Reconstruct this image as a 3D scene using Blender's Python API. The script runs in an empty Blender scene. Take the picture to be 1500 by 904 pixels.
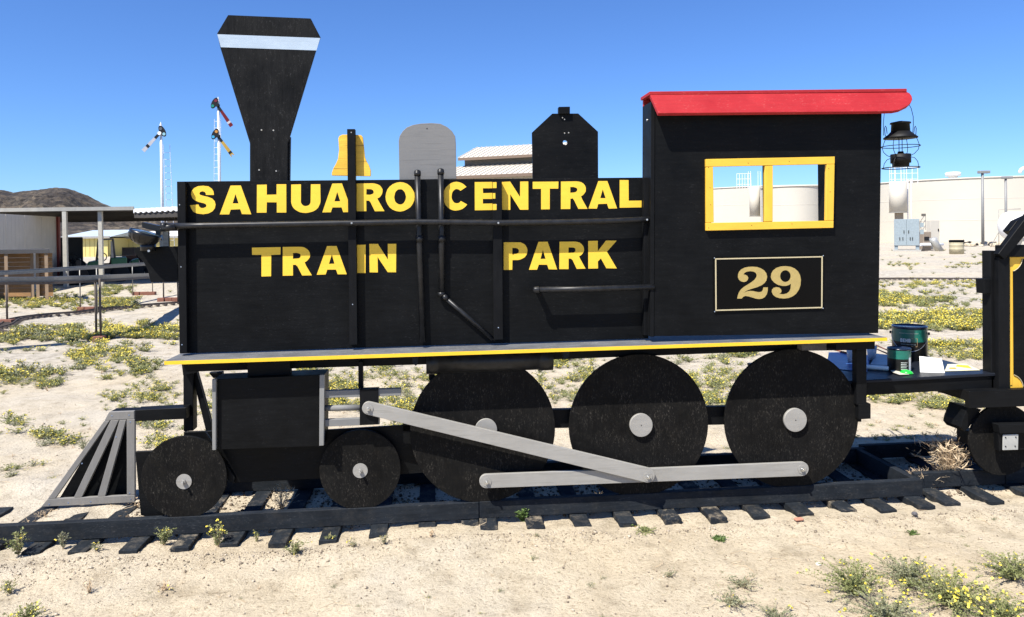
import bpy, bmesh, math, random
import numpy as np
from mathutils import Vector, Matrix, noise as mnoise
R = math.radians
SC = bpy.context.scene
COL = SC.collection

# ------------------------------------------------------------------ camera
F, PX, YH, H = 1083.0, 750.0, 338.0, 1.5
YAW, PITCH, ROLL = R(5.7), R(-0.6), 0.0135
PYP = YH + F * math.tan(-PITCH)
_f = Vector((math.sin(YAW)*math.cos(PITCH), math.cos(YAW)*math.cos(PITCH), math.sin(PITCH)))
_r = Vector((math.cos(YAW), -math.sin(YAW), 0)); _u = _r.cross(_f)
_c, _s = math.cos(ROLL), math.sin(ROLL)
CR, CU = _c*_r - _s*_u, _s*_r + _c*_u
CAMP = Vector((0, 0, H))
cd = bpy.data.cameras.new('camera'); cam = bpy.data.objects.new('camera', cd); COL.objects.link(cam)
M = Matrix((CR, CU, -_f)).transposed().to_4x4(); M.translation = CAMP
cam.matrix_world = M
cd.sensor_width = 36; cd.lens = F/1500*36; cd.shift_y = -(452-PYP)/1500
cd.clip_start = 0.05; cd.clip_end = 20000
SC.camera = cam

# ------------------------------------------------------------------ light
SUN = Vector((1.05, 1.0, -2.1)).normalized()           # the way the light travels
EL = math.asin(-SUN.z); AZ = math.atan2(-SUN.x, -SUN.y)
w = bpy.data.worlds.new('World'); SC.world = w; w.use_nodes = True
nt = w.node_tree; bg = nt.nodes['Background']
sky = nt.nodes.new('ShaderNodeTexSky'); sky.sky_type = 'NISHITA'; sky.sun_disc = False
sky.sun_elevation = EL; sky.sun_rotation = AZ % (2*math.pi)
sky.air_density = 1.0; sky.dust_density = 0.05; sky.ozone_density = 3.2; sky.altitude = 600
mx = nt.nodes.new('ShaderNodeMix'); mx.data_type = 'RGBA'; mx.blend_type = 'MULTIPLY'; mx.inputs[0].default_value = 1
mx.inputs[7].default_value = (.50, .735, 1.12, 1)             # deep dry desert blue
nt.links.new(sky.outputs[0], mx.inputs[6]); nt.links.new(mx.outputs[2], bg.inputs[0]); bg.inputs[1].default_value = 0.08
sl = bpy.data.lights.new('sun', 'SUN'); sl.energy = 4.6; sl.angle = R(0.53); sl.color = (1, .955, .88)
so = bpy.data.objects.new('sun', sl); COL.objects.link(so)
so.rotation_euler = SUN.to_track_quat('-Z', 'Y').to_euler()
SC.view_settings.view_transform = 'Standard'; SC.view_settings.look = 'None'
SC.view_settings.exposure = 0.95; SC.view_settings.gamma = 1
SC.render.engine = 'CYCLES'

# ------------------------------------------------------------------ pixel -> place
def ray(px, py): return _f + CR*((px-PX)/F) + CU*((PYP-py)/F)
def onY(px, py, Y): d = ray(px, py); return CAMP + d*(Y/d.y)
def onZ(px, py, z=0.0): d = ray(px, py); return CAMP + d*((z-H)/d.z)
def onT(px, py, t): return CAMP + ray(px, py)*t
rnd = random.Random(7)

# ------------------------------------------------------------------ materials
def nodes(name):
    m = bpy.data.materials.new(name); m.use_nodes = True
    n = m.node_tree.nodes; l = m.node_tree.links
    return m, n, l, n['Principled BSDF']
def ramp(n, l, src, stops):
    r = n.new('ShaderNodeValToRGB'); l.new(src, r.inputs[0])
    e = r.color_ramp.elements
    e[0].position, e[0].color = stops[0][0], (*stops[0][1], 1)
    e[1].position, e[1].color = stops[-1][0], (*stops[-1][1], 1)
    for p, c in stops[1:-1]:
        x = e.new(p); x.color = (*c, 1)
    return r.outputs[0]
def mixc(n, l, fac, a, b, mode='MIX'):
    m = n.new('ShaderNodeMix'); m.data_type = 'RGBA'; m.blend_type = mode
    for sock, v in ((m.inputs[0], fac), (m.inputs[6], a), (m.inputs[7], b)):
        if isinstance(v, (int, float)): sock.default_value = v
        elif isinstance(v, tuple): sock.default_value = (*v, 1)
        else: l.new(v, sock)
    return m.outputs[2]
def ntex(n, l, scale, detail=6, rough=.6, vec=None, sc3=(1,1,1), jitter=True):
    tc = n.new('ShaderNodeTexCoord'); mp = n.new('ShaderNodeMapping'); mp.inputs['Scale'].default_value = sc3
    l.new(tc.outputs['Object'] if vec is None else vec, mp.inputs[0])
    if jitter:
        oi = n.new('ShaderNodeObjectInfo'); mm = n.new('ShaderNodeMath'); mm.operation = 'MULTIPLY'
        mm.inputs[1].default_value = 37.; l.new(oi.outputs['Random'], mm.inputs[0])
        l.new(mm.outputs[0], mp.inputs['Location'])
    t = n.new('ShaderNodeTexNoise'); t.inputs['Scale'].default_value = scale
    t.inputs['Detail'].default_value = detail; t.inputs['Roughness'].default_value = rough
    l.new(mp.outputs[0], t.inputs['Vector'])
    return t.outputs[0]
def bump(n, l, b, h, strength=.3, dist=.002):
    bp = n.new('ShaderNodeBump'); bp.inputs['Strength'].default_value = strength; bp.inputs['Distance'].default_value = dist
    l.new(h, bp.inputs['Height']); l.new(bp.outputs[0], b.inputs['Normal'])
def grey(*c): return c if len(c) == 3 else (c[0],)*3
def wood(name, col, rough=.6, grain='X', wear=.0, wearcol=(.28,.26,.22), var=.35, spec=.5, bs=.35, soil=.0, crack=.0, crackcol=(.1,.06,.02)):
    """painted lumber: long grain along an axis, brush variation, chips and dust"""
    m, n, l, b = nodes(name)
    if max(col) < .05: col = tuple(x*(.36 if max(col) < .025 else .55) for x in col); spec *= .2; wearcol = tuple(x*.5 for x in wearcol)
    s = {'X': (.12, 1, 1), 'Z': (1, 1, .12), 'Y': (1, .12, 1)}[grain]
    g = ntex(n, l, 60, 5, .7, sc3=s)
    big = ntex(n, l, 4.5, 4, .6)
    c1 = tuple(min(1, x*(1-var)) for x in col); c2 = tuple(min(1, x*(1+var)) for x in col)
    f = n.new('ShaderNodeMath'); f.operation = 'ADD'; l.new(g, f.inputs[0]); l.new(big, f.inputs[1])
    f2 = n.new('ShaderNodeMath'); f2.operation = 'MULTIPLY'; f2.inputs[1].default_value = .5; l.new(f.outputs[0], f2.inputs[0])
    c = ramp(n, l, f2.outputs[0], [(.3, c1), (.7, c2)])
    if wear > 0:
        sp = ntex(n, l, 170, 3, .75, sc3=tuple(x if x == 1 else .35 for x in s))
        sp = ramp(n, l, sp, [(.64-.1*wear, (0,0,0)), (.74, (1,1,1))])
        msk = ramp(n, l, ntex(n, l, 9, 4, .7), [(.38, (0,0,0)), (.62, (1,1,1))])
        k = mixc(n, l, 1.0, sp, msk, 'MULTIPLY')
        k2 = n.new('ShaderNodeMath'); k2.operation = 'MULTIPLY'; k2.inputs[1].default_value = min(1, wear); l.new(k, k2.inputs[0])
        c = mixc(n, l, k2.outputs[0], c, wearcol)
    if crack > 0:
        cs = {'X': (.05, 1, 1), 'Z': (1, 1, .05), 'Y': (1, .05, 1)}[grain]
        ck = ramp(n, l, ntex(n, l, 75, 2, .5, sc3=cs), [(.60, (0,0,0)), (.66, (1,1,1))])
        k4 = n.new('ShaderNodeMath'); k4.operation = 'MULTIPLY'; k4.inputs[1].default_value = crack; l.new(ck, k4.inputs[0])
        c = mixc(n, l, k4.outputs[0], c, crackcol)
    if soil > 0:
        sm = ramp(n, l, ntex(n, l, 14, 6, .8), [(.5, (0,0,0)), (.72, (1,1,1))])
        k3 = n.new('ShaderNodeMath'); k3.operation = 'MULTIPLY'; k3.inputs[1].default_value = soil; l.new(sm, k3.inputs[0])
        c = mixc(n, l, k3.outputs[0], c, (.3,.25,.18))
    l.new(c, b.inputs['Base Color'])
    rr = ramp(n, l, big, [(.3, grey(rough-.1)), (.7, grey(min(1, rough+.12)))]); l.new(rr, b.inputs['Roughness'])
    b.inputs['Specular IOR Level'].default_value = spec
    bump(n, l, b, g, bs, .0015)
    return m
def plain(name, col, rough=.5, metal=0, var=.12, scale=12, spec=.5, bs=0, sc3=(1,1,1)):
    m, n, l, b = nodes(name)
    if max(col) < .03: col = tuple(x*.6 for x in col); spec *= .6
    t = ntex(n, l, scale, 5, .65, sc3=sc3)
    l.new(ramp(n, l, t, [(.3, tuple(x*(1-var) for x in col)), (.7, tuple(min(1, x*(1+var)) for x in col))]), b.inputs['Base Color'])
    b.inputs['Roughness'].default_value = rough; b.inputs['Metallic'].default_value = metal
    b.inputs['Specular IOR Level'].default_value = spec
    if bs: bump(n, l, b, t, bs, .003)
    return m
BK = (.0125, .0135, .0145)
M_panel = wood('black painted plywood', BK, .5, 'X', .42, (.11,.11,.11), .55, .5, .7)
M_plyv = wood('black painted plywood upright grain', (.019,.0195,.020), .55, 'Z', .7, (.13,.13,.13), .85, .5, .7)
M_wheel = wood('black painted plywood wheel', (.020,.0195,.0185), .66, 'Z', .85, (.16,.145,.12), .5, .35, .6, .02)
M_lum = wood('black painted lumber', (.016,.017,.0185), .5, 'X', .3, (.10,.10,.10), .4, .45, .45)
M_lumv = wood('black painted lumber upright', (.018,.019,.021), .5, 'Z', .3, (.10,.10,.10), .4, .45, .45)
M_rail = wood('weathered black rail lumber', (.028,.034,.042), .75, 'X', .7, (.20,.20,.20), .5, .4, .7, .05)
M_tie = wood('weathered black tie lumber', (.030,.037,.046), .8, 'Y', .7, (.20,.20,.20), .5, .4, .7, .22)
M_tie2 = wood('weathered black tie lumber dusted with sand', (.030,.037,.046), .8, 'Y', .7, (.20,.20,.20), .5, .4, .7, .95)
M_deck = wood('worn grey deck board', (.10,.104,.11), .7, 'X', .9, (.36,.36,.35), .5, .4, .8)
M_yel = wood('yellow paint', (.76,.45,.045), .5, 'X', .12, (.5,.3,.06), .14, .4, .35)
M_yelv = wood('yellow paint upright', (.76,.45,.045), .5, 'Z', .12, (.5,.3,.06), .14, .4, .35)
M_yell = wood('yellow lettering paint', (.80,.52,.045), .55, 'X', .25, (.45,.33,.05), .1, .3, .4)
M_edge = wood('yellow deck edge paint', (.80,.50,.03), .5, 'X', .2, (.4,.33,.12), .12, .3, .4)
M_bell = wood('yellow bell boards', (.70,.43,.05), .6, 'X', .5, (.36,.24,.05), .3, .3, 1., 0, .75, (.25,.13,.02))
M_red = wood('red roof paint', (.33,.020,.024), .55, 'X', .45, (.62,.30,.26), .18, .18, .4)
M_grey = wood('grey painted board', (.17,.17,.165), .6, 'X', .15, (.5,.49,.46), .12, .4, .4)
M_greyv = wood('grey painted board upright', (.21,.21,.20), .6, 'Z', .15, (.5,.49,.46), .12, .4, .4)
M_rod = wood('grey painted rod', (.285,.275,.25), .5, 'X', .35, (.42,.41,.37), .15, .4, .3, .10, .25, (.16,.15,.13))
M_pilot = wood('grey pilot slat paint', (.19,.182,.168), .6, 'Z', .25, (.36,.34,.3), .15, .4, .4)
M_dome = wood('grey dome paint', (.165,.165,.162), .55, 'X', .15, (.36,.36,.36), .04, .4, .45, 0, .25, (.09,.09,.09))
M_band = wood('pale silver band paint', (.36,.44,.52), .4, 'X', .6, (.6,.68,.74), .15, .5, .5)
M_pvc = plain('black painted pipe', (.022,.023,.025), .38, 0, .5, 30, .5)
M_cast = plain('black cast lamp housing', (.012,.0125,.014), .3, .0, .3, 20, .6)
M_bolt = plain('zinc bolt', (.55,.55,.53), .35, .9, .1, 60)
M_gloss = plain('glossy black plate', (.004,.004,.0045), .22, 0, .2, 4, .16)
M_gold = plain('gold lettering', (.40,.30,.10), .45, 0, .08, 30)
M_goldl = plain('pale gold line', (.50,.43,.26), .45, 0, .08, 30)
M_wire = plain('black lantern wire', (.006,.006,.007), .6, 0, .2, 30)
M_white = plain('white plastic', (.78,.78,.76), .4)
M_dark = plain('dark shade', (.02,.02,.022), .7)

# ------------------------------------------------------------------ mesh building
WL = {}
def wloc(o): return WL.get(o.name, Vector((0,0,0)))
class MB:
    def __init__(s): s.v = []; s.f = []; s.m = []; s.sm = []
    def add(s, vs, fs, mi=0, sm=False):
        o = len(s.v); s.v += [Vector(v) for v in vs]
        for f in fs: s.f.append(tuple(i+o for i in f)); s.m.append(mi); s.sm.append(sm)
        return s
    def box(s, lo, hi, mi=0):
        x0,y0,z0 = lo; x1,y1,z1 = hi
        return s.add([(x0,y0,z0),(x1,y0,z0),(x1,y1,z0),(x0,y1,z0),(x0,y0,z1),(x1,y0,z1),(x1,y1,z1),(x0,y1,z1)],
                     [(0,3,2,1),(4,5,6,7),(0,1,5,4),(1,2,6,5),(2,3,7,6),(3,0,4,7)], mi)
    def obox(s, c, ax, ay, az, mi=0):
        c, ax, ay, az = Vector(c), Vector(ax), Vector(ay), Vector(az); vs = []
        for k in (-1,1):
            for i, j in ((-1,-1),(1,-1),(1,1),(-1,1)): vs.append(c + ax*(i*.5) + ay*(j*.5) + az*(k*.5))
        return s.add(vs, [(0,3,2,1),(4,5,6,7),(0,1,5,4),(1,2,6,5),(2,3,7,6),(3,0,4,7)], mi)
    def prism(s, pts, ext, mi=0, holes=()):
        pts = [Vector(p) for p in pts]; ext = Vector(ext)
        loops = [pts] + [[Vector(p) for p in h] for h in holes]
        if not holes:
            n = len(pts); vs = pts + [p+ext for p in pts]
            fs = [tuple(range(n)), tuple(range(2*n-1, n-1, -1))] + [(i, (i+1) % n, n+(i+1) % n, n+i) for i in range(n)]
            return s.add(vs, fs, mi)
        bm = bmesh.new(); es = []; k = 0; allp = []
        for lp in loops:
            vv = [bm.verts.new(p) for p in lp]; allp += lp
            for i in range(len(vv)): es.append(bm.edges.new((vv[i], vv[(i+1) % len(vv)])))
        bm.verts.index_update(); bmesh.ops.triangle_fill(bm, edges=es, use_beauty=True)
        tris = [tuple(v.index for v in f.verts) for f in bm.faces]; bm.free()
        N = len(allp); fs = tris + [tuple(i+N for i in reversed(t)) for t in tris]; o = 0
        for lp in loops:
            n = len(lp); fs += [(o+i, o+(i+1) % n, N+o+(i+1) % n, N+o+i) for i in range(n)]; o += n
        return s.add(allp + [p+ext for p in allp], fs, mi)
    def tube(s, path, r, n=8, mi=0, closed=False):
        P = [Vector(p) for p in path]; k = len(P); vs = []; fs = []
        rr = r if isinstance(r, (list, tuple)) else [r]*k
        prev = None
        for i in range(k):
            a = P[i-1] if (i or closed) else P[i]; b = P[(i+1) % k] if (i < k-1 or closed) else P[i]
            t = (b-a).normalized()
            if prev is None:
                q = Vector((0,0,1)) if abs(t.z) < .9 else Vector((0,1,0)); u = t.cross(q).normalized()
            else: u = (prev - t*prev.dot(t)).normalized()
            prev = u; v = t.cross(u)
            for j in range(n):
                an = 2*math.pi*j/n; vs.append(P[i] + (u*math.cos(an) + v*math.sin(an))*rr[i])
        for i in range(k if closed else k-1):
            for j in range(n):
                a, b = i*n+j, i*n+(j+1) % n; c, d = ((i+1) % k)*n+(j+1) % n, ((i+1) % k)*n+j
                fs.append((a, b, c, d))
        s.add(vs, fs, mi, n > 5)
        if not closed:
            o = len(s.v)-len(vs); s.f += [tuple(o+j for j in reversed(range(n))), tuple(o+(k-1)*n+j for j in range(n))]
            s.m += [mi, mi]; s.sm += [False, False]
        return s
    def cyl(s, a, b, r, n=24, mi=0): return s.tube([a, b], r, n, mi)
    def lathe(s, base, axis, prof, n=24, mi=0, sm=True):
        base, t = Vector(base), Vector(axis).normalized()
        q = Vector((0,0,1)) if abs(t.z) < .9 else Vector((0,1,0)); u = t.cross(q).normalized(); v = t.cross(u)
        vs = []; fs = []
        for (h, r) in prof:
            for j in range(n):
                an = 2*math.pi*j/n; vs.append(base + t*h + (u*math.cos(an)+v*math.sin(an))*max(r, 1e-4))
        for i in range(len(prof)-1):
            for j in range(n): fs.append((i*n+j, i*n+(j+1) % n, (i+1)*n+(j+1) % n, (i+1)*n+j))
        s.add(vs, fs, mi, sm); return s
    def build(s, name, mat, parent=None, bevel=0.0, origin=None):
        mats = mat if isinstance(mat, (list, tuple)) else [mat]
        xs = [v.x for v in s.v]; ys = [v.y for v in s.v]; zs = [v.z for v in s.v]
        if origin is None:
            origin = Vector(((min(xs)+max(xs))/2, (min(ys)+max(ys))/2, min(zs) if parent is None else (min(zs)+max(zs))/2))
        origin = Vector(origin)
        me = bpy.data.meshes.new(name); me.from_pydata([v-origin for v in s.v], [], s.f)
        for m in mats: me.materials.append(m)
        me.polygons.foreach_set('material_index', s.m); me.polygons.foreach_set('use_smooth', s.sm)
        bm = bmesh.new(); bm.from_mesh(me); bmesh.ops.recalc_face_normals(bm, faces=bm.faces)
        if bevel:
            es = [e for e in bm.edges if len(e.link_faces) == 2 and e.calc_face_angle(0) > .5]
            bmesh.ops.bevel(bm, geom=es, offset=bevel, segments=1, affect='EDGES', clamp_overlap=True)
        bm.to_mesh(me); bm.free(); me.update()
        o = bpy.data.objects.new(name, me); COL.objects.link(o); WL[o.name] = origin
        if parent is not None: o.parent = parent; o.location = origin - wloc(parent)
        else: o.location = origin
        return o
def tag(o, label, cat, group=None, kind=None):
    if label: o['label'] = label
    if cat: o['category'] = cat
    if group: o['group'] = group
    if kind: o['kind'] = kind
    return o
def thing(name, loc, label, cat, group=None):
    o = bpy.data.objects.new(name, None); COL.objects.link(o); o.location = loc; o.empty_display_size = .2
    WL[o.name] = Vector(loc); return tag(o, label, cat, group)
def lab(o, t): o['label'] = t; return o
def shadow_mesh(o, parent, wl):                       # another piece sharing mesh data
    c = o.copy(); COL.objects.link(c); WL[c.name] = Vector(wl); c.parent = parent
    c.location = Vector(wl) - wloc(parent); return c
def copy_tree(o, delta, parent=None):
    c = o.copy(); COL.objects.link(c); WL[c.name] = wloc(o) + Vector(delta)
    if parent is None: c.location = Vector(o.location) + Vector(delta)
    else: c.parent = parent
    for ch in list(o.children): copy_tree(ch, delta, c)
    return c
def slab(name, pts, Y, th, mat, parent=None, bevel=.0015, holes=(), Yf=None):
    """board cut to an outline, standing at distance Y, th thick (away from the camera)"""
    yf = Yf or (lambda x, y: Y)
    P = [onY(x, y, yf(x, y)) for x, y in pts]; Hs = [[onY(x, y, yf(x, y)) for x, y in h] for h in holes]
    return MB().prism(P, (0, th, 0), 0, Hs).build(name, mat, parent, 0 if holes else bevel)
def circ(c, rad, Y, n=64, a0=0):
    return [Vector((c.x + rad*math.cos(2*math.pi*i/n+a0), Y, c.z + rad*math.sin(2*math.pi*i/n+a0))) for i in range(n)]
def arcp(cx, cy, rx, ry, a0, a1, n=12):
    return [(cx+rx*math.cos(R(a0+(a1-a0)*i/n)), cy+ry*math.sin(R(a0+(a1-a0)*i/n))) for i in range(n+1)]

YR = 3.87                                               # front face of the near rail
# ================================================================== GROUND
def vnoise(x, y, s, seed=0):
    x = x/s; y = y/s; xi = np.floor(x).astype(np.int64); yi = np.floor(y).astype(np.int64); fx = x-xi; fy = y-yi
    def h(a, b):
        n = (a*374761393 + b*668265263 + seed*974711) & 0xffffffff
        n = ((n ^ (n >> 13))*1274126177) & 0xffffffff; return ((n ^ (n >> 16)) & 0xffff)/65535.
    fx = fx*fx*(3-2*fx); fy = fy*fy*(3-2*fy)
    return (h(xi,yi)*(1-fx)+h(xi+1,yi)*fx)*(1-fy) + (h(xi,yi+1)*(1-fx)+h(xi+1,yi+1)*fx)*fy
def gheight(x, y):
    x = np.asarray(x, float); y = np.asarray(y, float)
    z = -.026 + (vnoise(x,y,.9,1)-.5)*.03 + (vnoise(x,y,.23,2)-.5)*.017 + (vnoise(x,y,.075,3)-.5)*.011 + (vnoise(x,y,.032,4)-.5)*.008
    d = np.clip((y-9)/30, 0, 1); z = z + (vnoise(x,y,4.,5)-.5)*.10*d
    # soil banked a little against the ties in front, and the low berm behind the far rail
    z = z + .012*np.exp(-((y-3.62)/.09)**2)*(vnoise(x,y,.5,9)) + .045*np.exp(-((y-4.75)/.16)**2)*(.6+.5*vnoise(x,y,.6,6))
    # dip under the rail
    z = z - .018*np.exp(-((y-3.89)/.05)**2)
    return z
def axis(lo, hi, step, far_lo, far_hi, g):
    a = list(np.arange(lo, hi, step)); s = step
    x = a[-1]
    while x < far_hi: s *= g; x += s; a.append(x)
    s = step; x = a[0]
    while x > far_lo: s *= g; x -= s; a.insert(0, x)
    return np.array(a)
gx = axis(-3.2, 4.4, .024, -9000, 9000, 1.11); gy = axis(2.0, 5.6, .024, -60, 16000, 1.035)
X, Yg = np.meshgrid(gx, gy); Z = gheight(X, Yg)
Z = np.where(Yg > 60, np.minimum(Z, 0.0), Z)
nx, ny = len(gx), len(gy)
V = np.stack([X.ravel(), Yg.ravel(), Z.ravel()], 1)
idx = np.arange(nx*ny).reshape(ny, nx)
Q = np.stack([idx[:-1,:-1], idx[:-1,1:], idx[1:,1:], idx[1:,:-1]], -1).reshape(-1, 4)
def npmesh(name, V, Q, mats, mi=None, smooth=False, parent=None, origin=None):
    me = bpy.data.meshes.new(name); k = Q.shape[1]
    O = np.array(origin if origin is not None else (0,0,0), float)
    me.vertices.add(len(V)); me.vertices.foreach_set('co', (V-O).astype(np.float32).ravel())
    me.loops.add(Q.size); me.loops.foreach_set('vertex_index', Q.astype(np.int32).ravel())
    me.polygons.add(len(Q)); me.polygons.foreach_set('loop_start', np.arange(0, Q.size, k, dtype=np.int32))
    if mi is not None: me.polygons.foreach_set('material_index', mi.astype(np.int32))
    if smooth: me.polygons.foreach_set('use_smooth', np.ones(len(Q), bool))
    for m in mats: me.materials.append(m)
    me.update(calc_edges=True)
    o = bpy.data.objects.new(name, me); COL.objects.link(o); WL[o.name] = Vector(O)
    if parent is not None: o.parent = parent; o.location = Vector(O) - wloc(parent)
    else: o.location = Vector(O)
    return o
m, n, l, b = nodes('desert sand and decomposed granite')
big = ntex(n, l, .55, 6, .62, jitter=False); mid = ntex(n, l, 5, 8, .7, jitter=False); fine = ntex(n, l, 60, 5, .75, jitter=False)
c = ramp(n, l, big, [(.34, (.52,.43,.295)), (.5, (.55,.47,.34)), (.66, (.52,.465,.37))])
c = mixc(n, l, .55, c, ramp(n, l, mid, [(.32, (.45,.42,.38)), (.47, (.95,.95,.95)), (.72, (1.12,1.12,1.14))]), 'MULTIPLY')
c = mixc(n, l, .7, c, ramp(n, l, fine, [(.34, (.38,.33,.28)), (.46, (1,1,1)), (.75, (1.1,1.1,1.1))]), 'MULTIPLY')
# farther off the soil turns to grey gravel with dry litter
tc = n.new('ShaderNodeTexCoord'); sx = n.new('ShaderNodeSeparateXYZ'); l.new(tc.outputs['Object'], sx.inputs[0])
mr = n.new('ShaderNodeMapRange'); l.new(sx.outputs[1], mr.inputs[0]); mr.inputs[1].default_value = 4.6; mr.inputs[2].default_value = 10
gr = ramp(n, l, ntex(n, l, .35, 7, .7, jitter=False, sc3=(.6,1.6,1)), [(.36, (.12,.12,.12)), (.54, (1,1,1))])
k = mixc(n, l, 1., mr.outputs[0], gr, 'MULTIPLY')
gc = ramp(n, l, ntex(n, l, 7, 8, .8, jitter=False), [(.32, (.17,.145,.11)), (.46, (.38,.34,.275)), (.58, (.50,.455,.38))])
c = mixc(n, l, k, c, gc)
l.new(c, b.inputs['Base Color']); b.inputs['Roughness'].default_value = .95; b.inputs['Specular IOR Level'].default_value = .15
h = n.new('ShaderNodeMath'); h.operation = 'ADD'; l.new(mid, h.inputs[0]); l.new(fine, h.inputs[1])
bump(n, l, b, h.outputs[0], .8, .02)
ground = tag(npmesh('ground', V, Q, [m], smooth=True), 'pale tan desert sand and fine gravel', None, kind='structure')
M_ground = m

# ------------------------------------------------------------------ hill
def ridge(px):
    xs = [-1500,-900,-500,-250,-60,0,20,50,75,88,102,115,130,145,160,175,200,240,300,380,480,620,900,1600]
    hs = [10,30,55,66,70,68,65,67,70,70,69,63,57,49,43,38,33,30,26,22,15,6,-5,-10]
    return np.interp(px, xs, hs)
m, n, l, b = nodes('dark rocky desert hillside')
t1 = ntex(n, l, .02, 12, .8, jitter=False); t2 = ntex(n, l, .09, 6, .8, jitter=False)
c = ramp(n, l, t1, [(.38, (.034,.028,.025)), (.5, (.085,.068,.052)), (.62, (.17,.14,.10))])
c = mixc(n, l, .85, c, ramp(n, l, t2, [(.42, (.25,.25,.25)), (.5, (.9,.9,.9)), (.60, (1.7,1.6,1.45))]), 'MULTIPLY')
l.new(c, b.inputs['Base Color']); b.inputs['Roughness'].default_value = 1; bump(n, l, b, t1, 1., 14)
bear = np.concatenate([np.linspace(-1500,-60,60,endpoint=False), np.linspace(-60,300,200,endpoint=False), np.linspace(300,1600,90)]); dep = np.concatenate([np.linspace(750,1000,30,endpoint=False), np.linspace(1000,1500,130,endpoint=False), np.linspace(1500,2300,20)])
VV = []
for d in dep:
    for px in bear:
        p = onT(px, YH - ROLL*(px-PX), d)
        rz = ridge(px)*1400/F
        s = math.exp(-((d-1400)/420.)**2) - .19
        nz = mnoise.fractal(Vector((p.x/110, p.y/110, 3)), .8, 2.1, 7)*15 + mnoise.fractal(Vector((p.x/40, p.y/40, 7)), .7, 2., 5)*6 + mnoise.noise(Vector((p.x/9, p.y/9, 2)))*2.2
        z = (rz+1.5)*max(0, s)/.81 + nz*max(0, min(1, s*2.2))*(1 if s < .65 else .35)
        VV.append((p.x, p.y, z-1.0 if s > 0 else -3))
VV = np.array(VV); nb = len(bear); ii = np.arange(len(VV)).reshape(len(dep), nb)
Q = np.stack([ii[:-1,:-1], ii[:-1,1:], ii[1:,1:], ii[1:,:-1]], -1).reshape(-1, 4)
tag(npmesh('hill', VV, Q, [m]), 'dark rocky hill on the horizon behind the carport', None, kind='structure')

# ================================================================== TRACK
TZ = -.012
def board_between(a, b, wd, hh):
    """flat board from a to b (centre line of its top), wd wide, hh thick"""
    a, b = Vector(a), Vector(b); d = (b-a); L = d.length; d.normalize(); s = Vector((0,0,1)).cross(d).normalized()
    return MB().obox((a+b)/2 - Vector((0,0,hh/2)), d*L, s*wd, Vector((0,0,hh)))
tA = thing('wooden_track', (.3, 4.2, 0), 'black wooden track of lumber rails and short ties under the locomotive', 'track')
tB = thing('wooden_track', (3.9, 4.2, 0), 'second black wooden track section, under the tender behind the dry bush', 'track')
railpx = [(61.5,791,45,804),(129,788.5,112,803),(201,784.5,187,802),(274,781,264,798),(346,776.6,336,792),(416,773,407,791),(486,769,481,787),
 (555,764,552,782),(624,760,624,778),(690,757,690,774),(716.5,756,717,772),(783,752,785,769),(847.6,748,854,765),(913,744,921,762),(978,741.6,987,757),
 (1042,738.6,1054,755.6),(1105,736,1117,752),(1167,733,1180,749),(1228,729.6,1243,743),(1283,726,1302,743),(1341,723.6,1360,738),(1380,719.6,1396,734),(1439.5,715.6,1460,731),(1503,711,1525,726)]
for i, (x, y, fx, fy) in enumerate(railpx):
    a = onZ(x, y, 0); f_ = onZ(fx, fy, 0); a.z = f_.z = TZ
    X0 = a.x; sk = (f_.x - a.x); fr = Vector((X0+sk+rnd.uniform(-.004,.004), min(f_.y, a.y-.10), TZ+rnd.uniform(-.004,.003)))
    mt_ = M_tie2 if i in (3,9,10,11,14,15,18) else M_tie
    if i < 4: sk *= 1; bx = X0 + {0:.0,1:.01,2:.02,3:.0}[i]; by = {0:4.36,1:4.40,2:4.42,3:4.62}[i]
    else: bx = X0 - sk*.4; by = 4.62 + rnd.uniform(-.02,.02)
    board_between(fr, (bx, by, TZ-.004), .089, .038).build('tie', mt_, tA if i < 21 else tB, .003)
for xx in (-2.21, -2.46, -2.70): board_between((xx, 3.74, TZ), (xx+.02, 4.4, TZ), .089, .038).build('tie', M_tie, tA, .003)
for k in range(1, 7): xx = 3.19+.24*k; board_between((xx, 3.74, TZ), (xx, 4.6, TZ), .089, .038).build('tie', M_tie, tB, .003)
def railseg(x0, x1, y, z0, z1, par, th=.038): return MB().box((x0, y, z0), (x1, y+th, z1)).build('rail', M_rail, par, .0025)
xj = onY(702, 740, YR).x; xe = onY(1352, 712, YR).x
railseg(-2.85, xj-.002, YR, TZ, TZ+.088, tA); railseg(xj+.002, xe, YR+.001, TZ, TZ+.089, tA)
railseg(-1.75, .45, YR+.60, TZ-.003, TZ+.086, tA); railseg(.454, xe+.03, YR+.60, TZ, TZ+.088, tA)
MB().box((xe-.040, YR+.0385, TZ), (xe-.002, YR+.598, TZ+.088)).build('end_board', M_rail, tA, .0025)
x2 = onY(1473, 705, 3.98).x
railseg(xe+.03, x2-.002, 3.98, TZ, TZ+.087, tB); railseg(x2+.002, 4.9, 3.98, TZ, TZ+.089, tB); railseg(xe+.035, 4.9, YR+.66, TZ, TZ+.088, tB)

# ================================================================== LOCOMOTIVE
loco = thing('play_locomotive', (.4, 4.0, TZ+.089), 'black plywood steam locomotive with yellow lettering, red cab roof and number 29', 'play locomotive')
YB = YR + .03; YC = YR - .06; YD = YR - .143; YW = YR + .006
# ---- boiler
boiler = slab('boiler_panel', [(262,266),(950,260),(950,496),(265,518)], YB, .016, M_panel, loco)
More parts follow.
